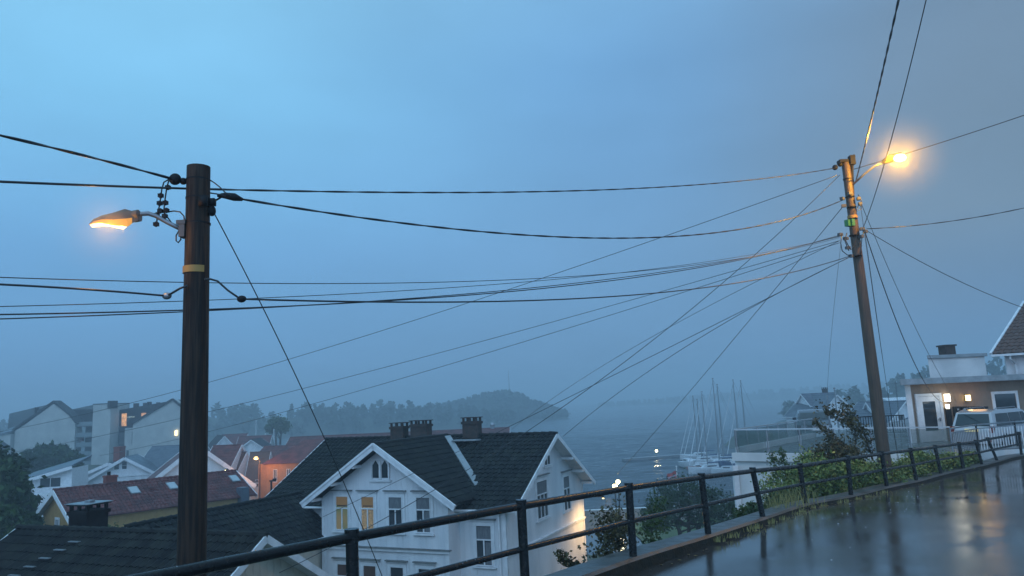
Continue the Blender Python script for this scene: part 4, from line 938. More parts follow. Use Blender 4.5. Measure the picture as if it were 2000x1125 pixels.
ad2 = n_.new('ShaderNodeMath'); ad2.operation = 'MULTIPLY_ADD'; ad2.inputs[1].default_value = -.32; l_.new(sx.outputs['X'], ad2.inputs[0]); l_.new(sx.outputs['Z'], ad2.inputs[2]); l_.new(ad2.outputs[0], mu.inputs[0])
mm = n_.new('ShaderNodeMixRGB'); mm.inputs[1].default_value = (.35, .06, .055, 1); mm.inputs[2].default_value = (.35, .3, .36, 1); l_.new(mu.outputs[0], mm.inputs[0]); l_.new(mm.outputs[0], n_['Principled BSDF'].inputs['Base Color'])
b = MB(); nn_ = 12
for i in range(nn_+1):
    s = i/nn_; x = -.06-1.05*s; yv = .12*math.sin(s*9); dz = -.34*s+.04*math.sin(s*8)
    b.v += [(x, yv, h-.42+dz), (x, yv, h-1.22+dz+.1*s), (x, yv+.01, h-.42+dz), (x, yv+.01, h-1.22+dz+.1*s)]
b.f = [(4*i, 4*i+1, 4*i+5, 4*i+4) for i in range(nn_)]+[(4*i+2, 4*i+3, 4*i+7, 4*i+6) for i in range(nn_)]
b.build('flag', M['flag'], fp)
flagpole('white flagpole in front of the lone round tree', 535, 840, 190, 4.5, .09)
flagpole('white flagpole left of the lone round tree', 518, 848, 185, 4.5, .08)
flagpole('faint white pole rising behind the distant town roofs', 500, 822, 210, 4.5, .08)

# ------------------------------------------------------------------ houses across the harbour (right)
h, bz, zr = ph('harbour_house', 'big white house with a pointed gable at its left end, across the harbour', 1567, 770, 130, 6, 5.6, 5.6, 0, 1.9, 2.6, 'white_flat', 'slate', over=.25, gover=.3)
for x in (1.2, 3.0, 4.8):
    for z in (4.6, 7.0): window(h, x, z, .7, 1.1, 'front', 0, 'H', 'glass', trim=False, sill=False)
for x in (1.5, 2.8, 4.2):
    for z in (4.6, 7.2): window(h, x, z, .7, 1.1, 'left', 0, 'H', 'glass', trim=False, sill=False)
chimney(h, 4.6, 3.6, 10.5, 12.3, .8, .6, 'brick')
h, bz, zr = ph('harbour_house', 'white house with its gable turned to us, joined beside the larger house across the harbour', 1632, 771, 124, 90+14, 9, 7.4, 0, 3.3, 2.6, 'white_flat', 'slate', over=.3, gover=.4)
for x in (2.6, 3.7, 4.8): window(h, x, 8.0, .7, 1.1, 'left', 0, 'H', 'glass', trim=False, sill=False)
for x in (1.6, 5.6): window(h, x, 5.0, .8, 1.2, 'left', 0, 'H', 'glass', trim=False, sill=False)
h, bz, zr = ph('harbour_house', 'low white house with dark hipped roof, seen left of the flat roofed building', 1695, 786, 110, -6, 7.5, 8, 0, 2.6, 2.8, 'white', 'slate', over=.3, gover=.3, end='left')
window(h, 6.2, 7.2, .8, .9, 'front', 0, 'I', 'glass', trim=False, sill=False)
h, bz, zr = ph('harbour_house', 'small white gable house right behind the far utility pole', 1765, 784, 106, 90+20, 8, 7.5, 0, 3.0, 2.8, 'white', 'slate', over=.3, gover=.4)
window(h, 4.6, 7.4, .9, .9, 'left', 0, 'I', 'glass', trim=False, sill=False)
h, bz, zr = ph('harbour_house', 'pale shed roof peeking out from the hazy trees, farthest of the harbour houses', 1726, 778, 210, 0, 8.5, 8, 0, 1.0, 2.8, 'white', 'white_flat', over=.3, gover=.4)

# ------------------------------------------------------------------ terrace with glass balustrade
DZ = 12.3
A = Vector((9.35, 33.0)); Bp = Vector((15.95, 27.95))
tr = empty('terrace', (A.x, A.y, 6.0), 'white concrete garage terrace with a wet deck, beyond the shrubs', 'terrace')
deck = [A, Bp, Vector((18.9, 29.6)), Vector((22, 29.9)), Vector((42, 34.5)), Vector((42, 58)), Vector((30, 58)), Vector((16.1, 41.2))]
b = MB(); b.prism([(q.x-A.x, q.y-A.y, -.0) for q in deck], (0, 0, DZ-.03-6.0)); b.build('retaining_wall', M['terrace'], tr)
b = MB(); b.prism([(q.x-A.x, q.y-A.y, DZ-6.03+.002) for q in deck], (0, 0, .03)); b.build('deck', M['deck'], tr)
dAB = (Bp-A).normalized(); nAB = Vector((dAB.y, -dAB.x)); sd = (Vector((16.1, 41.2))-A).normalized()
b = MB(); q = A-dAB*.06+nAB*.0; e_ = Bp
b.beam((q.x+nAB.x*.05-A.x, q.y+nAB.y*.05-A.y, DZ-6.0-.12), (e_.x+nAB.x*.05-A.x, e_.y+nAB.y*.05-A.y, DZ-6.0-.12), .2, .34); b.build('edge_beam', M['terrace'], tr)
b = MB(); b.beam((0+nAB.x*.06, 0+nAB.y*.06, DZ-6.5), (nAB.x*.06, nAB.y*.06, 0.0), .22, .22, up=(1, 0, 0)); b.build('corner_post', M['white_flat'], tr)
b = MB(); s0 = Vector((0, 0)); s1 = Vector((16.1, 41.2))-A; b.beam((s0.x+.2, s0.y+.1, DZ-6+.14), (s1.x, s1.y, DZ-6+.14), .22, .26); b.build('side_curb', M['terrace'], tr)
M['rail_glass'] = mat('balustrade_glass', (.5, .62, .62), .05, spec=.8)
gm = M['rail_glass'].node_tree; pb = gm.nodes['Principled BSDF']; pb.inputs['Alpha'].default_value = .38; pb.inputs['Base Color'].default_value = (.10, .16, .16, 1)
def balustrade(label, P0, P1, n, side=0):
    root = empty('glass_balustrade', (P0.x, P0.y, DZ), label, 'balustrade'); d = P1-P0
    for i in range(n+1):
        q = d*(i/n); b = MB(); b.box((q.x, q.y, .5), (.05, .05, 1.0)); b.build('post', M['steel'], root)
    b = MB(); b.beam((0, 0, 1.03), (d.x, d.y, 1.03), .07, .05); b.build('handrail', M['alu'], root)
    for i in range(n):
        a_ = d*((i+.04)/n); c_ = d*((i+.96)/n); b = MB(); b.beam((a_.x, a_.y, .5), (c_.x, c_.y, .5), .012, .94); b.build('glass_panel', M['rail_glass'], root)
M['lamp_shell00'] = mat('dull_grey_bars', (.12, .125, .13), .5)
M['alu'] = mat('bright_handrail', (.6, .62, .64), .3, metal=.6)
balustrade('front glass balustrade with a pale handrail on the white terrace', A+Vector((.14, .02)), Bp, 6)
balustrade('side glass balustrade running back along the terrace to the dark car', A+Vector((.16, .2)), Vector((16.0, 41.0)), 8)
# picket fence to the right of it
pf = empty('picket_fence', (Bp.x, Bp.y, DZ-.2), 'white metal picket fence between the road and the white car', 'fence')
P1 = at(1913, 883, 29.6).xy; P2 = at(1988, 873, 30.6).xy; P3 = Vector((26, 32.2)); path = [Bp, P1, P2, P3]
b = MB(); c = MB(); c0_ = MB()
for a_, e_ in zip(path[:-1], path[1:]):
    d = e_-a_; n = int(d.length/.16); o_ = a_-Bp
    for zt, r_ in ((1.17, .024), (1.02, .018), (.16, .02)): b.beam((o_.x, o_.y, zt), (o_.x+d.x, o_.y+d.y, zt), r_*2, r_*2)
    for i in range(1, n):
        q = o_+d*(i/n); (c0_ if a_ is Bp else c).box((q.x, q.y, .59), (.018, .018, .84) if a_ is Bp else (.026, .026, .84))
b.build('rails', M['steel'], pf); c.build('pickets', M['white_flat'], pf); c0_.build('thin_pickets', M['lamp_shell00'], pf)
for q in path: b = MB(); b.box((q.x-Bp.x, q.y-Bp.y, .6), (.045, .045, 1.22)); b.build('post', M['black_metal'], pf)
# dark picket rail between terrace and flat-roofed building
q0 = at(1700, 850, 40); pr = empty('terrace_railing', (q0.x-.8, 41, DZ), 'dark picket railing on the terrace behind the far utility pole', 'railing')
b = MB(); b.beam((0, 0, 1.0), (3.2, 0, 1.0), .05, .05); b.beam((0, 0, .1), (3.2, 0, .1), .04, .04)
for i in range(24): b.box((i*3.2/23, 0, .55), (.025, .025, .9))
b.build('railing_bars', M['black_metal'], pr)

# ------------------------------------------------------------------ flat roofed building
c0 = at(1768, 752, 34.5); fy = R(6)
fb = empty('flat_roof_building', (c0.x, c0.y, DZ), 'low flat roofed building with white glazed door, glowing wall lamp and box on top', 'building', rz=fy)
fu = Vector((math.cos(fy), math.sin(fy))); fn = Vector((-fu.y, fu.x))
def fx(px, py=800):                       # local x on the facade seen at a pixel column
    d = ray(px, py); o_ = Vector((c0.x, c0.y)); s = (o_.dot(fn))/(Vector((d.x, d.y)).dot(fn)); P = Vector((d.x, d.y))*s
    return (P-o_).dot(fu), CZ+d.z*s-DZ
FH = 2.62
b = MB(); b.prism([(0, 0, 0), (13, 0, 0), (13, 7, 0), (4.9, 7, 0)], (0, 0, FH)); b.build('wall', M['grey_wall'], fb)
b = MB(); b.bx(-.05, .22, -.03, .0, 0, FH); b.each('corner_board', M['white_flat'], fb)
b = MB(); b.prism([(-.7, -.75, FH+.1), (13.4, -.75, FH+.1), (13.4, 7.4, FH+.1), (5.0, 7.4, FH+.1)], (0, 0, .14)); b.build('roof', M['roof_felt'], fb)
b = MB(); b.prism([(-.68, -.72, FH+.003), (13.4, -.72, FH+.003), (13.4, 7.3, FH+.003), (4.9, 7.3, FH+.003)], (0, 0, .094)); b.build('soffit', M['white_flat'], fb)
b = MB(); b.bx(-.74, 13.4, -.79, -.752, FH+.02, FH+.27); b.each('fascia', M['lead'], fb)
def fo(p): v = Vector((p.x-c0.x, p.y-c0.y)); return v.dot(fu), v.dot(fn), p.z-DZ
l0 = fo(at(1817, 700, 37)); l1 = fo(at(1922, 690, 37.5))
b = MB(); b.prism([(l0[0], 2.4, FH+.24), (l1[0], 2.4, FH+.24), (l1[0], 5, FH+.24), (l0[0]+2.1, 5, FH+.24)], (0, 0, l0[2]-FH-.24)); b.build('roof_box', M['mossy'] if 'mossy' in M else M['terrace'], fb)
b = MB(); b.prism([(l0[0]-.1, 2.3, l0[2]+.002), (l1[0]+.1, 2.3, l0[2]+.002), (l1[0]+.1, 5.1, l0[2]+.002), (l0[0]+2.1, 5.1, l0[2]+.002)], (0, 0, .158)); b.build('roof_box_cap', M['lead'], fb)
k0 = fo(at(1863, 690, 38)); b = MB(); b.bx(k0[0]-.26, k0[0]+.26, 3.2, 3.8, l0[2]+.16, l0[2]+.62); b.bx(k0[0]-.32, k0[0]+.32, 3.14, 3.86, l0[2]+.62, l0[2]+.7); b.build('chimney', M['brick'], fb)
# door
xa, za = fx(1785, 769); xb2, zb = fx(1836, 768); w = xb2-xa; xm2 = (xa+xb2)/2; dh = za-.02
b = MB()
b.bx(xa, xa+.12, -.09, .02, 0, dh); b.bx(xb2-.12, xb2, -.09, .02, 0, dh); b.bx(xa+.12, xb2-.12, -.09, .02, dh-.12, dh)
dr = b.build('door', M['white_flat'], fb)
b = MB(); b.bx(xa+.125, xa+.33, -.05, .01, .02, dh-.13); b.bx(xb2-.33, xb2-.125, -.05, .01, .02, dh-.13); b.bx(xa+.33, xb2-.33, -.05, .01, dh-.36, dh-.13); b.bx(xa+.33, xb2-.33, -.05, .01, .02, .5); b.build('door_leaf', M['white_flat'], dr)
b = MB(); b.bx(xa+.33, xb2-.33, -.03, .012, .5, dh-.36); b.build('door_glass', M['glass'], dr)
b = MB(); b.box((xb2-.22, -.1, 1.0), (.04, .06, .16)); b.box((xb2-.27, -.13, 1.02), (.13, .03, .03)); b.build('handle', M['steel'], dr)
x0_, _ = fx(1937, 780); x1_, zt_ = fx(1986, 764)
window(fb, (x0_+x1_)/2, zt_-.62, x1_-x0_-.16, 1.15, 'front', 0, '-', 'glass', fr=.05, shallow=True)
xl, zl = fx(1886, 777)
b = MB(); b.tube([(xl, -.16, zl-.13), (xl, -.16, zl+.13)], .105, 14); wl = b.build('wall_lamp', M['lamp_warm'], fb); auto_smooth(wl)
b = MB(); b.box((xl, -.03, zl), (.1, .06, .2)); b.tube([(xl, -.16, zl+.13), (xl, -.16, zl+.16)], .12, 12); b.tube([(xl, -.16, zl-.16), (xl, -.16, zl-.13)], .12, 12); b.build('lamp_bracket', M['black'], wl)
light('POINT', 9, (xl, -.6, zl), (1, .55, .2), .4, fb)
x2, z2 = fx(1846, 776)
b = MB(); b.box((x2, -.14, z2-.02), (.2, .14, .34)); b.box((x2-.03, -.12, z2-.42), (.13, .1, .2)); pl = b.build('porch_lamp', M['lamp_white'], fb)
light('POINT', 8, (x2-.55, -.7, z2+.1), (1, .94, .72), .4, fb)
x3, z3 = fx(1852, 815)
b = MB(); b.box((x3, -.06, z3), (.26, .05, .9)); b.build('notice_board', M['black'], fb)
for k in range(5):
    xk, zk = fx(1866+k*13.5, 803); b = MB(); b.box((xk, -.1, zk), (.27, .18, .42)); o = b.build('mailbox', M['black'], fb)
    b = MB(); b.box((xk, -.195, zk+.08), (.09, .01, .07)); b.build('name_plate', M['lead'], o)
# neighbouring white house behind, top right
pr_ = at(2010, 611, 43)
h = house('neighbour_house', 'white boarded house with brown tiled roof at the right edge of the view', 'house', (pr_.x-2.2, pr_.y-3.2), R(8), 0, 12, 9.6, 12.3, 16.9, 19.0, 'white', 'tile_brown', over=.5, gover=.5) if False else None
e0 = at(1929, 691, 41)
nb = empty('neighbour_house', (e0.x+.9, e0.y, DZ), 'white boarded house with brown tiled roof at the right edge of the view', 'house', rz=R(-33))
ez_ = e0.z-DZ
b = MB(); b.bx(0, 10, 0, 8, 0, ez_-.1); b.prism([(2.4, .3, ez_-.1), (2.4, 7.7, ez_-.1), (2.4, 4, ez_+2.4)], (7, 0, 0)); b.build('wall', M['white'], nb)
b = MB(); roof_grid(b, (-.6, -.5, ez_-.05), (10, -.5, ez_-.05), (1.4, 4, ez_+3.0), (10, 4, ez_+3.0)); b.build('roof', M['tile_brown'], nb)
b = MB(); b.beam((-.62, -.52, ez_-.02), (1.38, 4, ez_+3.05), .12, .12); b.beam((-.6, -.56, ez_-.12), (10, -.56, ez_-.12), .1, .12); b.each('verge_board', M['white_flat'], nb)
b = MB(); b.tube([(.25, -.5, ez_-.15), (.25, -.5, ez_-.35), (.45, -.08, ez_-.6), (.45, -.08, 0)], .05, 8); b.build('downpipe', M['white_flat'], nb)

# ------------------------------------------------------------------ cars
M['car_white'] = mat('wet_silver_car_paint', (.45, .46, .48), .2, coat=.9, metal=.25); M['car_dark'] = mat('wet_dark_car_paint', (.03, .045, .06), .18, coat=.8)
M['car_glass'] = mat('car_glass', (.012, .018, .022), .05, spec=.8); M['tail'] = mat('red_tail_lamp', (.16, .012, .01), .2, emit=(1, .08, .05), estr=.0)
M['plate'] = mat('plate_yellow_lit', (.6, .55, .3), .4, emit=(.8, .65, .25), estr=.35); M['plate_w'] = mat('plate_white', (.6, .62, .62), .4)
M['head'] = mat('head_lamp', (.4, .45, .5), .1, spec=1)
def car(name, label, loc, head, L, Wd, H, paint, suv, group=None):
    """x forward"""
    r = empty(name, loc, label, 'car', None, head); hl = L/2; b = MB()
    lowsec = [(-hl, .42, .86, .84), (-hl+.12, .28, .98, .95), (-hl+.5, .24, 1.0, 1.0), (0, .24, .98, 1.0), (hl-.9, .24, .95, .99), (hl-.35, .27, .84, .94), (hl, .42, .66, .78)]
    ring = 10
    def sec(x, zb, zt, w):
        hw = Wd/2*w; return [(x, -hw*.94, zb), (x, -hw, zb+.18), (x, -hw, (zb+zt)/2+.1), (x, -hw*.97, zt-.08), (x, -hw*.88, zt), (x, hw*.88, zt), (x, hw*.97, zt-.08), (x, hw, (zb+zt)/2+.1), (x, hw, zb+.18), (x, hw*.94, zb)]
    for s in lowsec: b.v += sec(*s)
    for i in range(len(lowsec)-1):
        for k in range(ring): b.f.append((i*ring+k, i*ring+(k+1) % ring, (i+1)*ring+(k+1) % ring, (i+1)*ring+k))
    b.f += [tuple(range(ring)), tuple((len(lowsec)-1)*ring+k for k in range(ring))]
    zb = .94
    cab = [(-hl+.08, zb, .92), (-hl+.32 if suv else -hl+.7, H-.1, .78), (-hl+.75 if suv else -hl+1.3, H, .76), (.35, H-.01, .76), (.75, H-.12, .78), (1.45, zb-.02, .92)]
    cb = MB(); o_ = 0
    for (x, z, w) in cab: cb.v += [(x, -Wd/2*w, z), (x, Wd/2*w, z)]
    base_l = [(-hl+.08, -Wd/2*.92, zb), (1.45, -Wd/2*.92, zb-.02)]
    n = len(cab)
    for i in range(n-1): cb.f.append((2*i, 2*i+1, 2*i+3, 2*i+2))
    cb.f.append(tuple(2*i for i in range(n))); cb.f.append(tuple(2*i+1 for i in range(n-1, -1, -1))); cb.f.append((0, 2*n-2, 2*n-1, 1))
    b.add(cb.v, cb.f)
    o = b.build('body', M[paint], r)
    bv = o.modifiers.new('soft', 'BEVEL'); bv.width = .035; bv.segments = 3; bv.limit_method = 'ANGLE'; bv.angle_limit = R(25)
    auto_smooth(o, 50)
    def pt(i, t, s):                                       # point between cabin rows
        a_, c_ = cab[i], cab[i+1]; return Vector((a_[0]+(c_[0]-a_[0])*t, s*Wd/2*(a_[2]+(c_[2]-a_[2])*t), a_[1]+(c_[1]-a_[1])*t))
    def panel(name_, q, d, m='car_glass'): b = MB(); b.prism(q, d); return b.build(name_, M[m], r)
    panel('rear_window', [pt(0, .1, -.86), pt(0, .1, .86), pt(0, .9, .86), pt(0, .9, -.86)], (-.015, 0, .008))
    panel('windscreen', [pt(4, .08, -.9), pt(4, .08, .9), pt(4, .88, .94), pt(4, .88, -.94)], (.012, 0, .012))
    for s in (-1, 1):
        y0 = Wd/2*.915*s; y1 = Wd/2*.795*s; zt = H-.16; z0 = zb+.05
        for xa_, xb_, xc_, xd_ in ((-hl+.42, -.75, -.75, -hl+.6) if suv else (-hl+.8, -.75, -.75, -hl+1.2), (-.66, .28, .28, -.66), (.37, 1.12, .62, .37)):
            panel('side_window', [(xa_, y0, z0), (xb_, y0, z0), (xc_, y1, zt), (xd_, y1, zt)], (0, .02*s, .0))
        for x in (-hl+.85, hl-.85):
            wb = MB(); wb.tube([(x, s*(Wd/2-.2), .34), (x, s*(Wd/2+.005), .34)], .34, 24); w_ = wb.build('wheel', M['black'], r)
            wb = MB(); wb.tube([(x, s*(Wd/2-.02), .34), (x, s*(Wd/2+.018), .34)], .21, 20)
            wb.build('rim', M['steel'], w_)
        tb = MB(); tb.bx(-hl-.02, -hl+.16, s*(Wd/2-.12)-.06, s*(Wd/2-.12)+.06, .74, 1.0 if suv else .92); tb.build('tail_lamp', M['tail'], r)
        hb = MB(); hb.box((hl-.07, s*(Wd/2-.34), .6), (.16, .32, .15)); hb.build('headlight', M['head'], r)
        mb2 = MB(); mb2.box((.95, s*(Wd/2+.08), 1.02), (.12, .2, .14)); mb2.build('wing_mirror', M[paint], r)
        if suv: rr = MB(); rr.tube([(-hl+.8, s*Wd/2*.7, H+.0), (-hl+.9, s*Wd/2*.7, H+.06), (.2, s*Wd/2*.7, H+.06), (.3, s*Wd/2*.7, H)], .02, 6); rr.build('roof_rail', M['steel'], r)
    b = MB(); b.bx(-hl-.07, -hl+.1, -Wd/2*.84, Wd/2*.84, .3, .56); b.build('rear_bumper', M[paint] if suv else M['black'], r)
    b = MB(); b.bx(hl-.14, hl+.05, -Wd/2*.75, Wd/2*.75, .28, .5); b.build('front_bumper', M[paint], r)
    b = MB(); b.bx(hl-.06, hl+.012, -.36, .36, .52, .62); b.build('grille', M['steel'], r)
    b = MB(); b.bx(-hl-.05, -hl+.05, -.26, .26, .78, .9); b.build('number_plate', M['plate'] if suv else M['plate_w'], r)
    b = MB(); b.bx(hl-.03, hl+.06, -.26, .26, .38, .49); b.build('number_plate', M['plate_w'], r)
    if suv: b = MB(); b.bx(-hl-.075, -hl-.065, -Wd/2*.8, Wd/2*.2-1.0, .38, .46); b.build('bumper_reflector', M['tail'], r)
    return r
car('parked_car', 'white estate car seen from behind through the picket fence, under the wall lamp', (21.05, 33.1, DZ-.22), R(32), 4.6, 1.82, 1.66, 'car_white', True)
cp = at(1616, 838, 41); car('parked_car', 'dark car facing us on the terrace behind the glass balustrade', (cp.x, 43, DZ), R(-90-18), 4.3, 1.78, 1.45, 'car_dark', False)

# ------------------------------------------------------------------ utility poles
M['pole_wood'] = mat('tarred_wood', (.040, .023, .015), .5, (.014, .010, .009), 4, stretch=(6, 6, .35), bump=.6, bscale=9, rough2=.65, sharp=(.38, .6), spec=.2)
M['pole_wood2'] = mat('brown_weathered_wood', (.10, .065, .04), .5, (.05, .035, .025), 5, stretch=(6, 6, .3), bump=.6, bscale=9)
M['lamp_shell0'] = mat('dull_grey_bracket', (.08, .085, .09), .5)
M['tape'] = mat('yellow_marker_band', (.35, .19, .04), .5); M['green_box'] = mat('green_box_paint', (.05, .2, .06), .4)
def pole_shaft(P0, P1, r0, r1, m, root):
    b = MB(); n = 14; pts = [Vector((0, 0, 0)).lerp(P1-P0, i/n) for i in range(n+1)]
    b.tube(pts, [r0+(r1-r0)*i/n for i in range(n+1)], 28); o = b.build('shaft', M[m], root); auto_smooth(o, 50); return o
PA0 = Vector((-3.88, 9.0, town_z(-3.88, 9.0)-.3)); PA1 = at(388, 326, 9.0)
pa = empty('utility_pole', tuple(PA0), 'thick dark near utility pole at left carrying a lit lamp', 'utility pole', 'utility poles')
pole_shaft(PA0, PA1, .178, .140, 'pole_wood', pa)
def LA(px, py, Y=9.0): return at(px, py, Y)-PA0
def band(root, P, r, h, m, n=24):
    b = MB(); b.tube([P-Vector((0, 0, h/2)), P+Vector((0, 0, h/2))], r, n); auto_smooth(b.build('band', M[m], root))
for py, r_, h_ in ((352, .146, .018), (388, .149, .02), (437, .150, .018)): band(pa, LA(387, py), r_, h_, 'black')
# half band of yellow marking
b = MB(); c_ = LA(384.5, 528); k = 16; hh = .042
for i in range(k+1):
    q = PI*(.98+.82*i/k); b.v += [(c_.x+.163*math.cos(q), c_.y+.163*math.sin(q), c_.z-hh-.004*i*0), (c_.x+.163*math.cos(q), c_.y+.163*math.sin(q), c_.z+hh)]
b.f = [(2*i, 2*i+2, 2*i+3, 2*i+1) for i in range(k)]; b.build('yellow_band', M['tape'], pa)
b = MB(); b.box(LA(397, 392, 8.83), (.10, .05, .13)); b.box(LA(415, 395, 9), (.07, .07, .09)); b.blob(LA(414, 412), (.05, .05, .07)); b.each('clamp', M['black'], pa, True)
# lamp arm, bracket, head
b = MB(); b.tube([LA(363, 452, 8.95), LA(330, 436, 8.9), LA(305, 422, 8.85), LA(290, 417, 8.82), LA(275, 418, 8.8), LA(262, 424, 8.78)], .028, 10); arm = b.build('lamp_arm', M['steel'], pa, True)
b = MB(); b.box(LA(359, 451, 8.95), (.07, .14, .17)); b.box(LA(358, 436, 8.95), (.11, .16, .05)); b.build('lamp_bracket', M['lamp_shell0'], pa)
Yh = 8.75
b = MB()   # head: wedge shell, thick at the arm, thin at the tip
def hp(px, py, dy): return at(px, py, Yh+dy)-PA0
top = [(270, 415), (258, 412), (244, 408), (222, 415), (198, 421), (182, 428), (174, 437)]
bot = [(270, 430), (258, 436), (250, 442), (222, 440), (198, 435), (184, 435), (174, 439)]
wd_ = [.05, .08, .12, .15, .15, .12, .06]
for (t_, u_, w_) in zip(top, bot, wd_):
    b.v += [hp(*u_, -w_), hp((t_[0]+u_[0])/2, t_[1]*.6+u_[1]*.4, -w_*.9), hp(*t_, -w_*.35), hp(*t_, w_*.35), hp((t_[0]+u_[0])/2, t_[1]*.6+u_[1]*.4, w_*.9), hp(*u_, w_)]
for i in range(len(top)-1):
    for k in range(6): b.f.append((i*6+k, i*6+(k+1) % 6, (i+1)*6+(k+1) % 6, (i+1)*6+k))
b.f += [tuple(range(6)), tuple(36+k for k in range(6))]
M['lamp_shell'] = mat('lamp_housing', (.06, .05, .04), .4)
hd = b.build('lamp_head', M['lamp_shell'], pa); auto_smooth(hd, 60)
b = MB(); ls = []
for dy, sc in ((-.14, 1), (.14, 1)):
    for (px, py) in ((176, 438.5), (196, 433), (215, 434.5), (247, 442)) if dy > 0 else ((247, 443), (215, 436), (196, 435), (176, 439)): ls.append(hp(px, py, dy))
low = [p_-Vector((0, 0, .035)) for p_ in ls]
lowc = sum(low, Vector())/8
low = [lowc+(p_-lowc)*.86 for p_ in low]
b.v = [tuple(p_) for p_ in ls]+[tuple(p_) for p_ in low]; b.f = [tuple(range(8)), tuple(8+i for i in range(7, -1, -1))]+[(i, (i+1) % 8, 8+(i+1) % 8, 8+i) for i in range(8)]
b.build('lamp_lens', M['sodium'], hd)
b = MB(); b.tube([hp(262, 423, 0), hp(272, 421, 0)], .075, 12); b.tube([hp(255, 421, 0), hp(263, 422, 0)], .06, 12); b.build('lamp_joint', M['lamp_shell'], hd)
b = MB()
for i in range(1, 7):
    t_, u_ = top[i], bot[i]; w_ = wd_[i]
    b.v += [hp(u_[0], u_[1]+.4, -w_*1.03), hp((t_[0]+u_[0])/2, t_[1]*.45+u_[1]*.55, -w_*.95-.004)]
b.f = [(2*i, 2*i+2, 2*i+3, 2*i+1) for i in range(5)]; b.build('glow_strip', mat('amber_glow', (.05, .03, .01), .3, emit=(1, .42, .05), estr=.75), hd)  # added glowing strip, stands in for orange lamplight on the shell side
lgt = light('POINT', 22, at(209, 443, Yh-.24)-PA0, (1, .42, .06), .07, pa)
# strain clamp, connectors and cable loops
b = MB(); b.blob(LA(342, 350, 8.9), (.075, .06, .075), 12, 8); b.blob(LA(358, 354, 8.95), .045); b.tube([LA(346, 350, 8.9), LA(366, 355, 9)], .02, 8); b.build('strain_clamp', M['black'], pa, True)
b = MB()
loops = [[(330, 350), (320, 356), (316, 370), (314, 385), (312, 400), (308, 415), (306, 436)], [(330, 352), (326, 365), (323, 385), (321, 400), (320, 415), (330, 428), (338, 440)],
         [(327, 414), (340, 412), (352, 414), (359, 422), (361, 436)], [(350, 450), (344, 460), (344, 470), (348, 474), (353, 468), (353, 458)], [(411, 352), (420, 358), (430, 366), (440, 376), (450, 382)], [(411, 377), (425, 379), (440, 383)]]
for lp in loops: b.tube([LA(x, y, 8.9) for x, y in lp], .009, 6)
b.build('cable_loops', M['cable'], pa, True)
b = MB()
for x, y in ((314, 382), (323, 396), (312, 397), (313, 412), (325, 411), (322, 422), (306, 420), (328, 366), (305, 438)): b.box(LA(x, y, 8.88), (.055, .05, .045)); b.tube([LA(x, y-5, 8.87), LA(x, y+5, 8.87)], .013, 6)
b.each('connector', M['black'], pa)
b = MB(); b.tube([LA(425, 382, 9), LA(440, 382, 9), LA(458, 385, 9), LA(474, 390, 9.05)], [.02, .04, .05, .02], 10); b.tube([LA(422, 391, 9), LA(434, 384, 9)], .012, 6); b.build('anchor_clamp', M['black'], pa, True)
b = MB(); b.tube([LA(325, 578, 8.95), LA(335, 573, 8.9), LA(352, 563, 8.84), LA(366, 558, 8.83)], .014, 8); b.tube([LA(400, 546, 8.85), LA(411, 545, 8.9), LA(425, 549, 8.95), (LA(445, 567, 8.98)), LA(468, 583, 9)], .013, 8); b.build('jumper_cable', M['cable'], pa, True)
b = MB(); b.blob(LA(326, 578, 8.95), (.06, .04, .045)); b.build('cable_clamp', M['steel'], pa, True); b = MB(); b.blob(LA(472, 584, 9.0), (.06, .04, .045)); b.build('cable_clamp', M['black'], pa, True)

PB1 = at(1651, 314, 23.0); PB0 = Vector((PB1.x+.32, 23.4, 11.6))
pbm = empty('utility_pole', tuple(PB0), 'tall brown far utility pole at right with green box and glowing lamp', 'utility pole', 'utility poles')
pole_shaft(PB0, PB1, .2, .125, 'pole_wood2', pbm)
def LB(px, py, Y=23.0): return at(px, py, Y)-PB0
b = MB(); b.tube([LB(1664, 307, 23), LB(1664, 345, 23), LB(1668, 420, 23)], [.05, .05, .04], 10); b.tube([LB(1657, 309, 23), LB(1669, 304, 23)], .05, 8); b.build('steel_riser', M['black'], pbm)
b = MB(); b.box(LB(1646, 316, 23), (.28, .26, .1)); b.box(LB(1664, 313, 22.9), (.16, .16, .3)); b.blob(LB(1631, 327), .09); b.blob(LB(1641, 321), .08); b.each('cap_fitting', M['black'], pbm)
b = MB(); b.tube([LB(1666, 360, 22.95), LB(1690, 338, 22.6), LB(1708, 324, 22.4), LB(1728, 316, 22.2)], .035, 10); b.build('lamp_arm', M['steel'], pbm, True)
b = MB(); b.tube([LB(1724, 317, 22.2), LB(1740, 309, 22.1), LB(1762, 303, 22)], [.07, .13, .10], 14); hd2 = b.build('lamp_head', M['lamp_shell'], pbm, True)
b = MB(); b.blob(LB(1758, 308.5, 21.8), (.2, .16, .13), 16, 10); b.build('lamp_lens', M['sodium_hot'], hd2, True)
light('POINT', 800, LB(1757, 309.5, 21.5), (1, .47, .03), .12, pbm)
b = MB(); b.box(LB(1657, 436, 22.8), (.2, .14, .2), rz=.5); b.box(LB(1664, 435, 22.78), (.1, .16, .22), rz=.2); b.build('junction_box', M['green_box'], pbm)
band(pbm, LB(1665, 424), .152, .09, 'tape')
for py, px, r_ in ((350, 1655, .135), (385, 1660, .142), (405, 1663, .145), (460, 1668, .152), (500, 1673, .158)): band(pbm, LB(px, py), r_, .03, 'black')
b = MB(); rnd = random.Random(8)
for (x, y) in ((1645, 388), (1648, 402), (1641, 458), (1652, 466), (1656, 484), (1662, 500), (1684, 447), (1690, 452), (1682, 462), (1677, 388), (1680, 398), (1660, 378)):
    b.box(LB(x, y, 22.85), (.14, .1, .09), rz=rnd.uniform(0, 3))
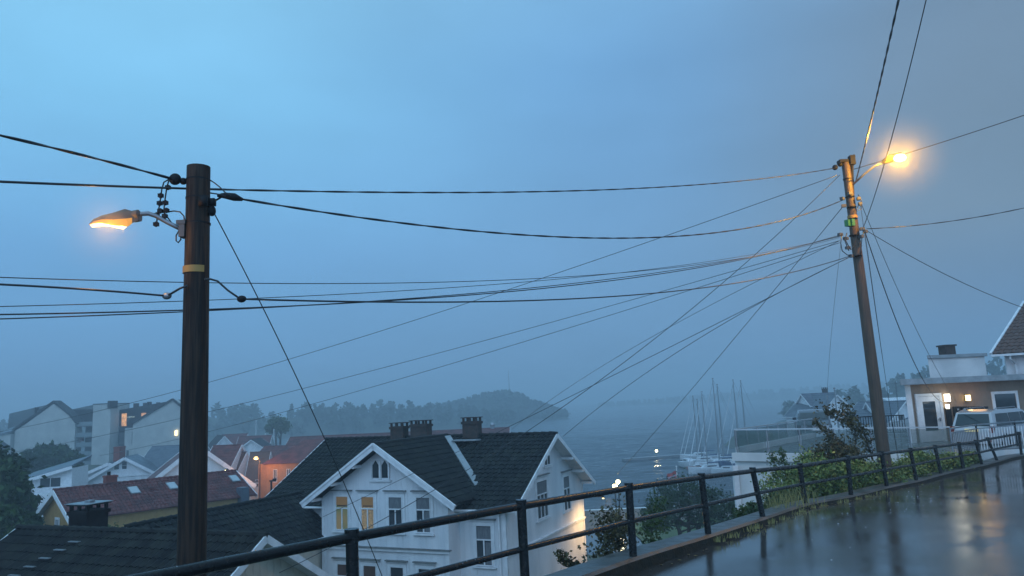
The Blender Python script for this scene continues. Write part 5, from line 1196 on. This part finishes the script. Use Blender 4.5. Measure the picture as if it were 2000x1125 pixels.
b.each('clamp', M['lamp_shell0'], pbm)
b = MB()
for lp in ([(1644, 458), (1642, 475), (1645, 490), (1655, 498), (1664, 499)], [(1648, 462), (1656, 478), (1662, 488), (1668, 480)], [(1676, 380), (1682, 392), (1682, 408), (1672, 414), (1676, 402)], [(1676, 470), (1683, 480), (1678, 496), (1668, 500)], [(1690, 450), (1684, 460), (1682, 480), (1681, 500)], [(1654, 455), (1650, 470), (1658, 490)]):
    b.tube([LB(x, y, 22.8) for x, y in lp], .014, 6)
b.build('cable_loops', M['cable'], pbm, True)

# ------------------------------------------------------------------ overhead wires
def wire(label, a, m_, c, ya, yc, r=.012, twist=0, r1=None, n=40, mt='cable'):
    r *= .86; r1 = r1*.86 if r1 else None
    P0 = at(a[0], a[1], ya); P1 = at(c[0], c[1], yc)
    sag = 0
    if m_:
        nrm = (P1-P0).cross(Vector((0, 0, 1))).normalized(); d = ray(*m_); s = (P0-Vector((0, 0, CZ))).dot(nrm)/d.dot(nrm); Q = Vector((0, 0, CZ))+d*s
        h = Vector((P1.x-P0.x, P1.y-P0.y)); t = (Vector((Q.x-P0.x, Q.y-P0.y))).dot(h)/h.dot(h); t = max(.05, min(.95, t)); zl = P0.z+(P1.z-P0.z)*t; sag = (zl-Q.z)/(4*t*(1-t))
        sag = max(-.6, min(6, sag))
    if twist: n = int((P1-P0).length*7)
    def pt(t): p = P0.lerp(P1, t); p.z -= 4*sag*t*(1-t); return p
    b = MB(); Lw = (P1-P0).length
    if not twist: b.tube([pt(i/n)-P0 for i in range(n+1)], [r+((r1 or r)-r)*i/n for i in range(n+1)], 6)
    else:
        d = (P1-P0).normalized(); u_ = d.cross(Vector((0, 0, 1))).normalized(); v_ = u_.cross(d)
        for ph_ in (0, PI):
            pts = []
            for i in range(n+1):
                q = ph_+i/n*Lw/twist*PI; pts.append(pt(i/n)-P0+(u_*math.cos(q)+v_*math.sin(q))*r*.42)
            b.tube(pts, r*.62, 5)
    o = b.build('power_line', M[mt], None, True, loc=tuple(P0)); tag(o, label, 'cable', 'overhead wires')
    return o
wire('thick twisted cable from the upper left to the near pole top', (-420, 175), (120, 293), (342, 351), 5.6, 8.9, .021, .55)
wire('taut cable just below, from the left edge to the near pole', (-420, 335), (180, 362), (388, 369), 6.2, 9.15, .017, 0)
wire('upper straight cable strung from the near pole to the top of the far pole', (388, 369), (900, 376), (1632, 328), 9.15, 23, .018, .6)
wire('second twisted cable sagging from the near pole clamp to the far pole', (472, 389), (1170, 465), (1645, 391), 9.05, 23, .020, .6)
wire('thin guy wire falling steeply from the near pole past the white house', (416, 412), (540, 655), (752, 1140), 9, 13.5, .009)
wire('thin line at mid height crossing behind the near pole, topmost of that bundle', (-200, 534), (900, 550), (1640, 464), 8, 23, .008)
wire('thick telephone cable from the left edge to the clamp on the near pole', (-200, 548), (150, 564), (326, 578), 7.2, 8.95, .015)
wire('thick telephone cable from the right clamp of the near pole to the far pole', (472, 584), (1000, 588), (1660, 500), 9.0, 23, .015)
wire('thin line rising slowly to the far pole, second of the crossing bundle', (-200, 603), (640, 576), (1640, 462), 8, 23, .007)
wire('thick line rising to the far pole, third of the crossing bundle', (-200, 617), (750, 588), (1640, 459), 8, 23, .012)
wire('lowest line of the crossing bundle behind the near pole', (-200, 629), (700, 590), (1640, 461), 8, 23, .010)
wire('long service line from the far pole top down to the apartments at left', (-40, 850), (870, 606), (1636, 342), 60, 23, .02, r1=.012)
wire('service line to the left, upper of the parallel pair before the bay', (20, 884), (810, 702), (1640, 470), 70, 23, .024, r1=.010)
wire('service line to the left, lower of the parallel pair before the bay', (195, 890), (916, 700), (1640, 474), 80, 23, .026, r1=.010)
wire('house drop from the far pole top across the ridge to the nearest gable', (545, 1119), (1060, 822), (1640, 342), 21, 23, .012)
wire('house drop from the far pole to the front bay of the white house', (630, 1010), (1240, 712), (1661, 501), 31, 23, .012)
wire('house drop from the far pole to the right gable of the white house', (1099, 853), (1400, 640), (1656, 504), 34, 23, .012)
wire('steep service line from the far pole down towards the quay lamps', (1206, 925), (1400, 702), (1646, 404), 70, 23, .022, r1=.012)
wire('twin house drop beside the steep line, ending on the low red roof by the water', (1000, 838), (1300, 640), (1640, 470), 60, 23, .016, r1=.009)
wire('thin vertical drop left of the far pole down to the far white houses', (1615, 790), (1621, 640), (1643, 470), 90, 23, .022, r1=.006)
wire('thick twisted cable from the far pole up out of the picture, left one', (1672, 352), (1712, 190), (1790, -160), 23, 9, .024, .6)
wire('thin cable from the far pole up out of the picture, right one', (1686, 445), (1765, 180), (1850, -180), 23, 9, .014, r1=.010)
wire('cable from the far pole top rising to the right behind the glowing lamp', (1666, 331), (1830, 281), (2200, 155), 23, 19, .014)
wire('cable from the far pole at mid height to the right edge', (1692, 447), (1850, 433), (2200, 352), 23, 20, .018, .6)
wire('thin cable drooping from the far pole to the lower right', (1692, 450), (1800, 512), (2100, 632), 23, 26, .012)
wire('left of three drops from the far pole to the flat roofed building', (1680, 396), (1712, 640), (1750, 748), 23, 34.5, .008)
wire('middle thick drop from the far pole to the flat roofed building', (1690, 455), (1756, 640), (1842, 785), 23, 34, .018)
wire('right drop from the far pole to the flat roofed building', (1683, 400), (1788, 640), (1868, 784), 23, 34, .010)
wire('very thin line hanging from the far pole behind the white building', (1690, 458), (1700, 600), (1748, 745), 23, 34, .007)

# ------------------------------------------------------------------ lamps among the houses
def bracket_lamp(label, px, py, Y, arm, m, e, c, r=.2, g=None, name='street_lamp'):
    p = at(px, py, Y); q = p+Vector(arm); root = empty(name, tuple(q) if g is None else (q.x, q.y, g), label, 'street lamp', 'street lamps of the town'); o_ = Vector(root.location)
    b = MB(); b.tube([q-o_, q.lerp(p, .5)-o_+Vector((0, 0, .12)), p-o_+Vector((0, 0, .1))], .035, 6); b.build('lamp_arm', M['black'], root)
    if g is not None: b = MB(); b.tube([(0, 0, 0), q-o_], [.09, .06], 8); b.build('pole', M['black'], root)
    b = MB(); b.tube([p-o_+Vector((0, 0, .02)), p-o_+Vector((0, 0, .16))], [r*1.3, r*.4], 10); b.build('lamp_shade', M['black'], root)
    b = MB(); b.blob(p-o_, (r, r, r*.6)); b.build('lamp_bulb', M[m], root, True)
    if e: light('POINT', e, p-o_-Vector((0, 0, r+.1)), c, .1, root)
# lamp on the corner of the white house, lighting its gable wall
cw = loc2(1.3, 10.3)
cl_ = at(1178, 973, cw[1]+.5)
bracket_lamp('lamp on a thin arm off the far corner of the white house', 1178, 973, 40.6, (-1.35, .5, -.1), 'lamp_warm', 0, (1, .62, .25), .06)
sp_ = light('SPOT', 620, (0, 0, 0), (1, .6, .24), .1, bpy.data.objects['street_lamp'], 'lamp_light'); _p = at(1189, 966, 39.9); sp_.location = _p-Vector(bpy.data.objects['street_lamp'].location)-Vector((0, 0, .2)); sp_.data.spot_size = R(165); sp_.data.spot_blend = 1; sp_.rotation_euler = (0, R(12), 0)
bracket_lamp('orange street lamp on a pole glowing over the lane', 500, 895, 94, (.5, 0, -.3), 'lamp_orange', 750, (1, .38, .14), .3, g=2.2)
bracket_lamp('white hot lamp beside the small window of the red roofed white house', 443, 918, 84, (-.4, .5, 0), 'lamp_far', 90, (1, .7, .35), .2)
bracket_lamp('tiny low lamp at the end of the orange lit lane', 491, 964, 90, (0, .6, .2), 'lamp_far', 120, (1, .5, .2), .14)
pq = at(530, 938, 60); jp = empty('joint_pole', (pq.x, pq.y, 3.2), 'slim dark pole with a small crosspiece in front of the ochre house', 'utility pole')
b = MB(); b.tube([(0, 0, 0), (0, 0, pq.z-3.2)], [.12, .07], 8); b.build('shaft', M['black'], jp); b = MB(); b.box((.1, 0, pq.z-3.25), (.5, .1, .1)); b.box((.25, 0, pq.z-3.15), (.3, .12, .14)); b.build('crosspiece', M['black'], jp)

# ------------------------------------------------------------------ air
def volume_box(name, lo, hi, color, dens, aniso=0.0):
    b = MB(); b.bx(lo[0], hi[0], lo[1], hi[1], lo[2], hi[2])
    m = bpy.data.materials.new(name+'_air'); m.use_nodes = True; n = m.node_tree.nodes; n.remove(n['Principled BSDF'])
    v = n.new('ShaderNodeVolumePrincipled'); v.inputs['Color'].default_value = color+(1,); v.inputs['Density'].default_value = dens; v.inputs['Anisotropy'].default_value = aniso
    m.node_tree.links.new(v.outputs[0], n['Material Output'].inputs['Volume'])
    return tag(b.build(name, m), 'rain haze hanging over the bay and the town', 'haze', kind='stuff')
volume_box('haze', (-1500, -70, -3.6), (1500, 2000, 50), (.78, .92, 1.0), .0017)

def mist(name, label, c, r, dens, color):  # added ball of mist that spreads lamplight into a soft glow
    b = MB(); b.blob((0, 0, 0), r, 24, 16); m = bpy.data.materials.new(name); m.use_nodes = True; n = m.node_tree.nodes; l = m.node_tree.links; n.remove(n['Principled BSDF'])
    v = n.new('ShaderNodeVolumeScatter'); v.inputs['Color'].default_value = color+(1,); v.inputs['Anisotropy'].default_value = .2
    t = n.new('ShaderNodeTexCoord'); ln = n.new('ShaderNodeVectorMath'); ln.operation = 'LENGTH'; l.new(t.outputs['Object'], ln.inputs[0])
    mr = n.new('ShaderNodeMapRange'); mr.inputs['From Min'].default_value = r; mr.inputs['From Max'].default_value = 0; mr.inputs['To Max'].default_value = dens; l.new(ln.outputs['Value'], mr.inputs['Value'])
    mu = n.new('ShaderNodeMath'); mu.operation = 'POWER'; mu.inputs[1].default_value = 1.0; l.new(mr.outputs[0], mu.inputs[0]); l.new(mu.outputs[0], v.inputs['Density'])
    l.new(v.outputs[0], n['Material Output'].inputs['Volume']); o = b.build(name, m, None, True, loc=tuple(c)); return tag(o, label, 'halo', kind='stuff')
mist('halo', 'added ball of mist glowing round the near lamp head', at(211, 440, 8.6), .7, .15, (1, 1, 1))
mist('halo', 'added ball of mist glowing round the far lamp head', at(1757, 309, 21.6), 1.45, .05, (1, 1, 1))
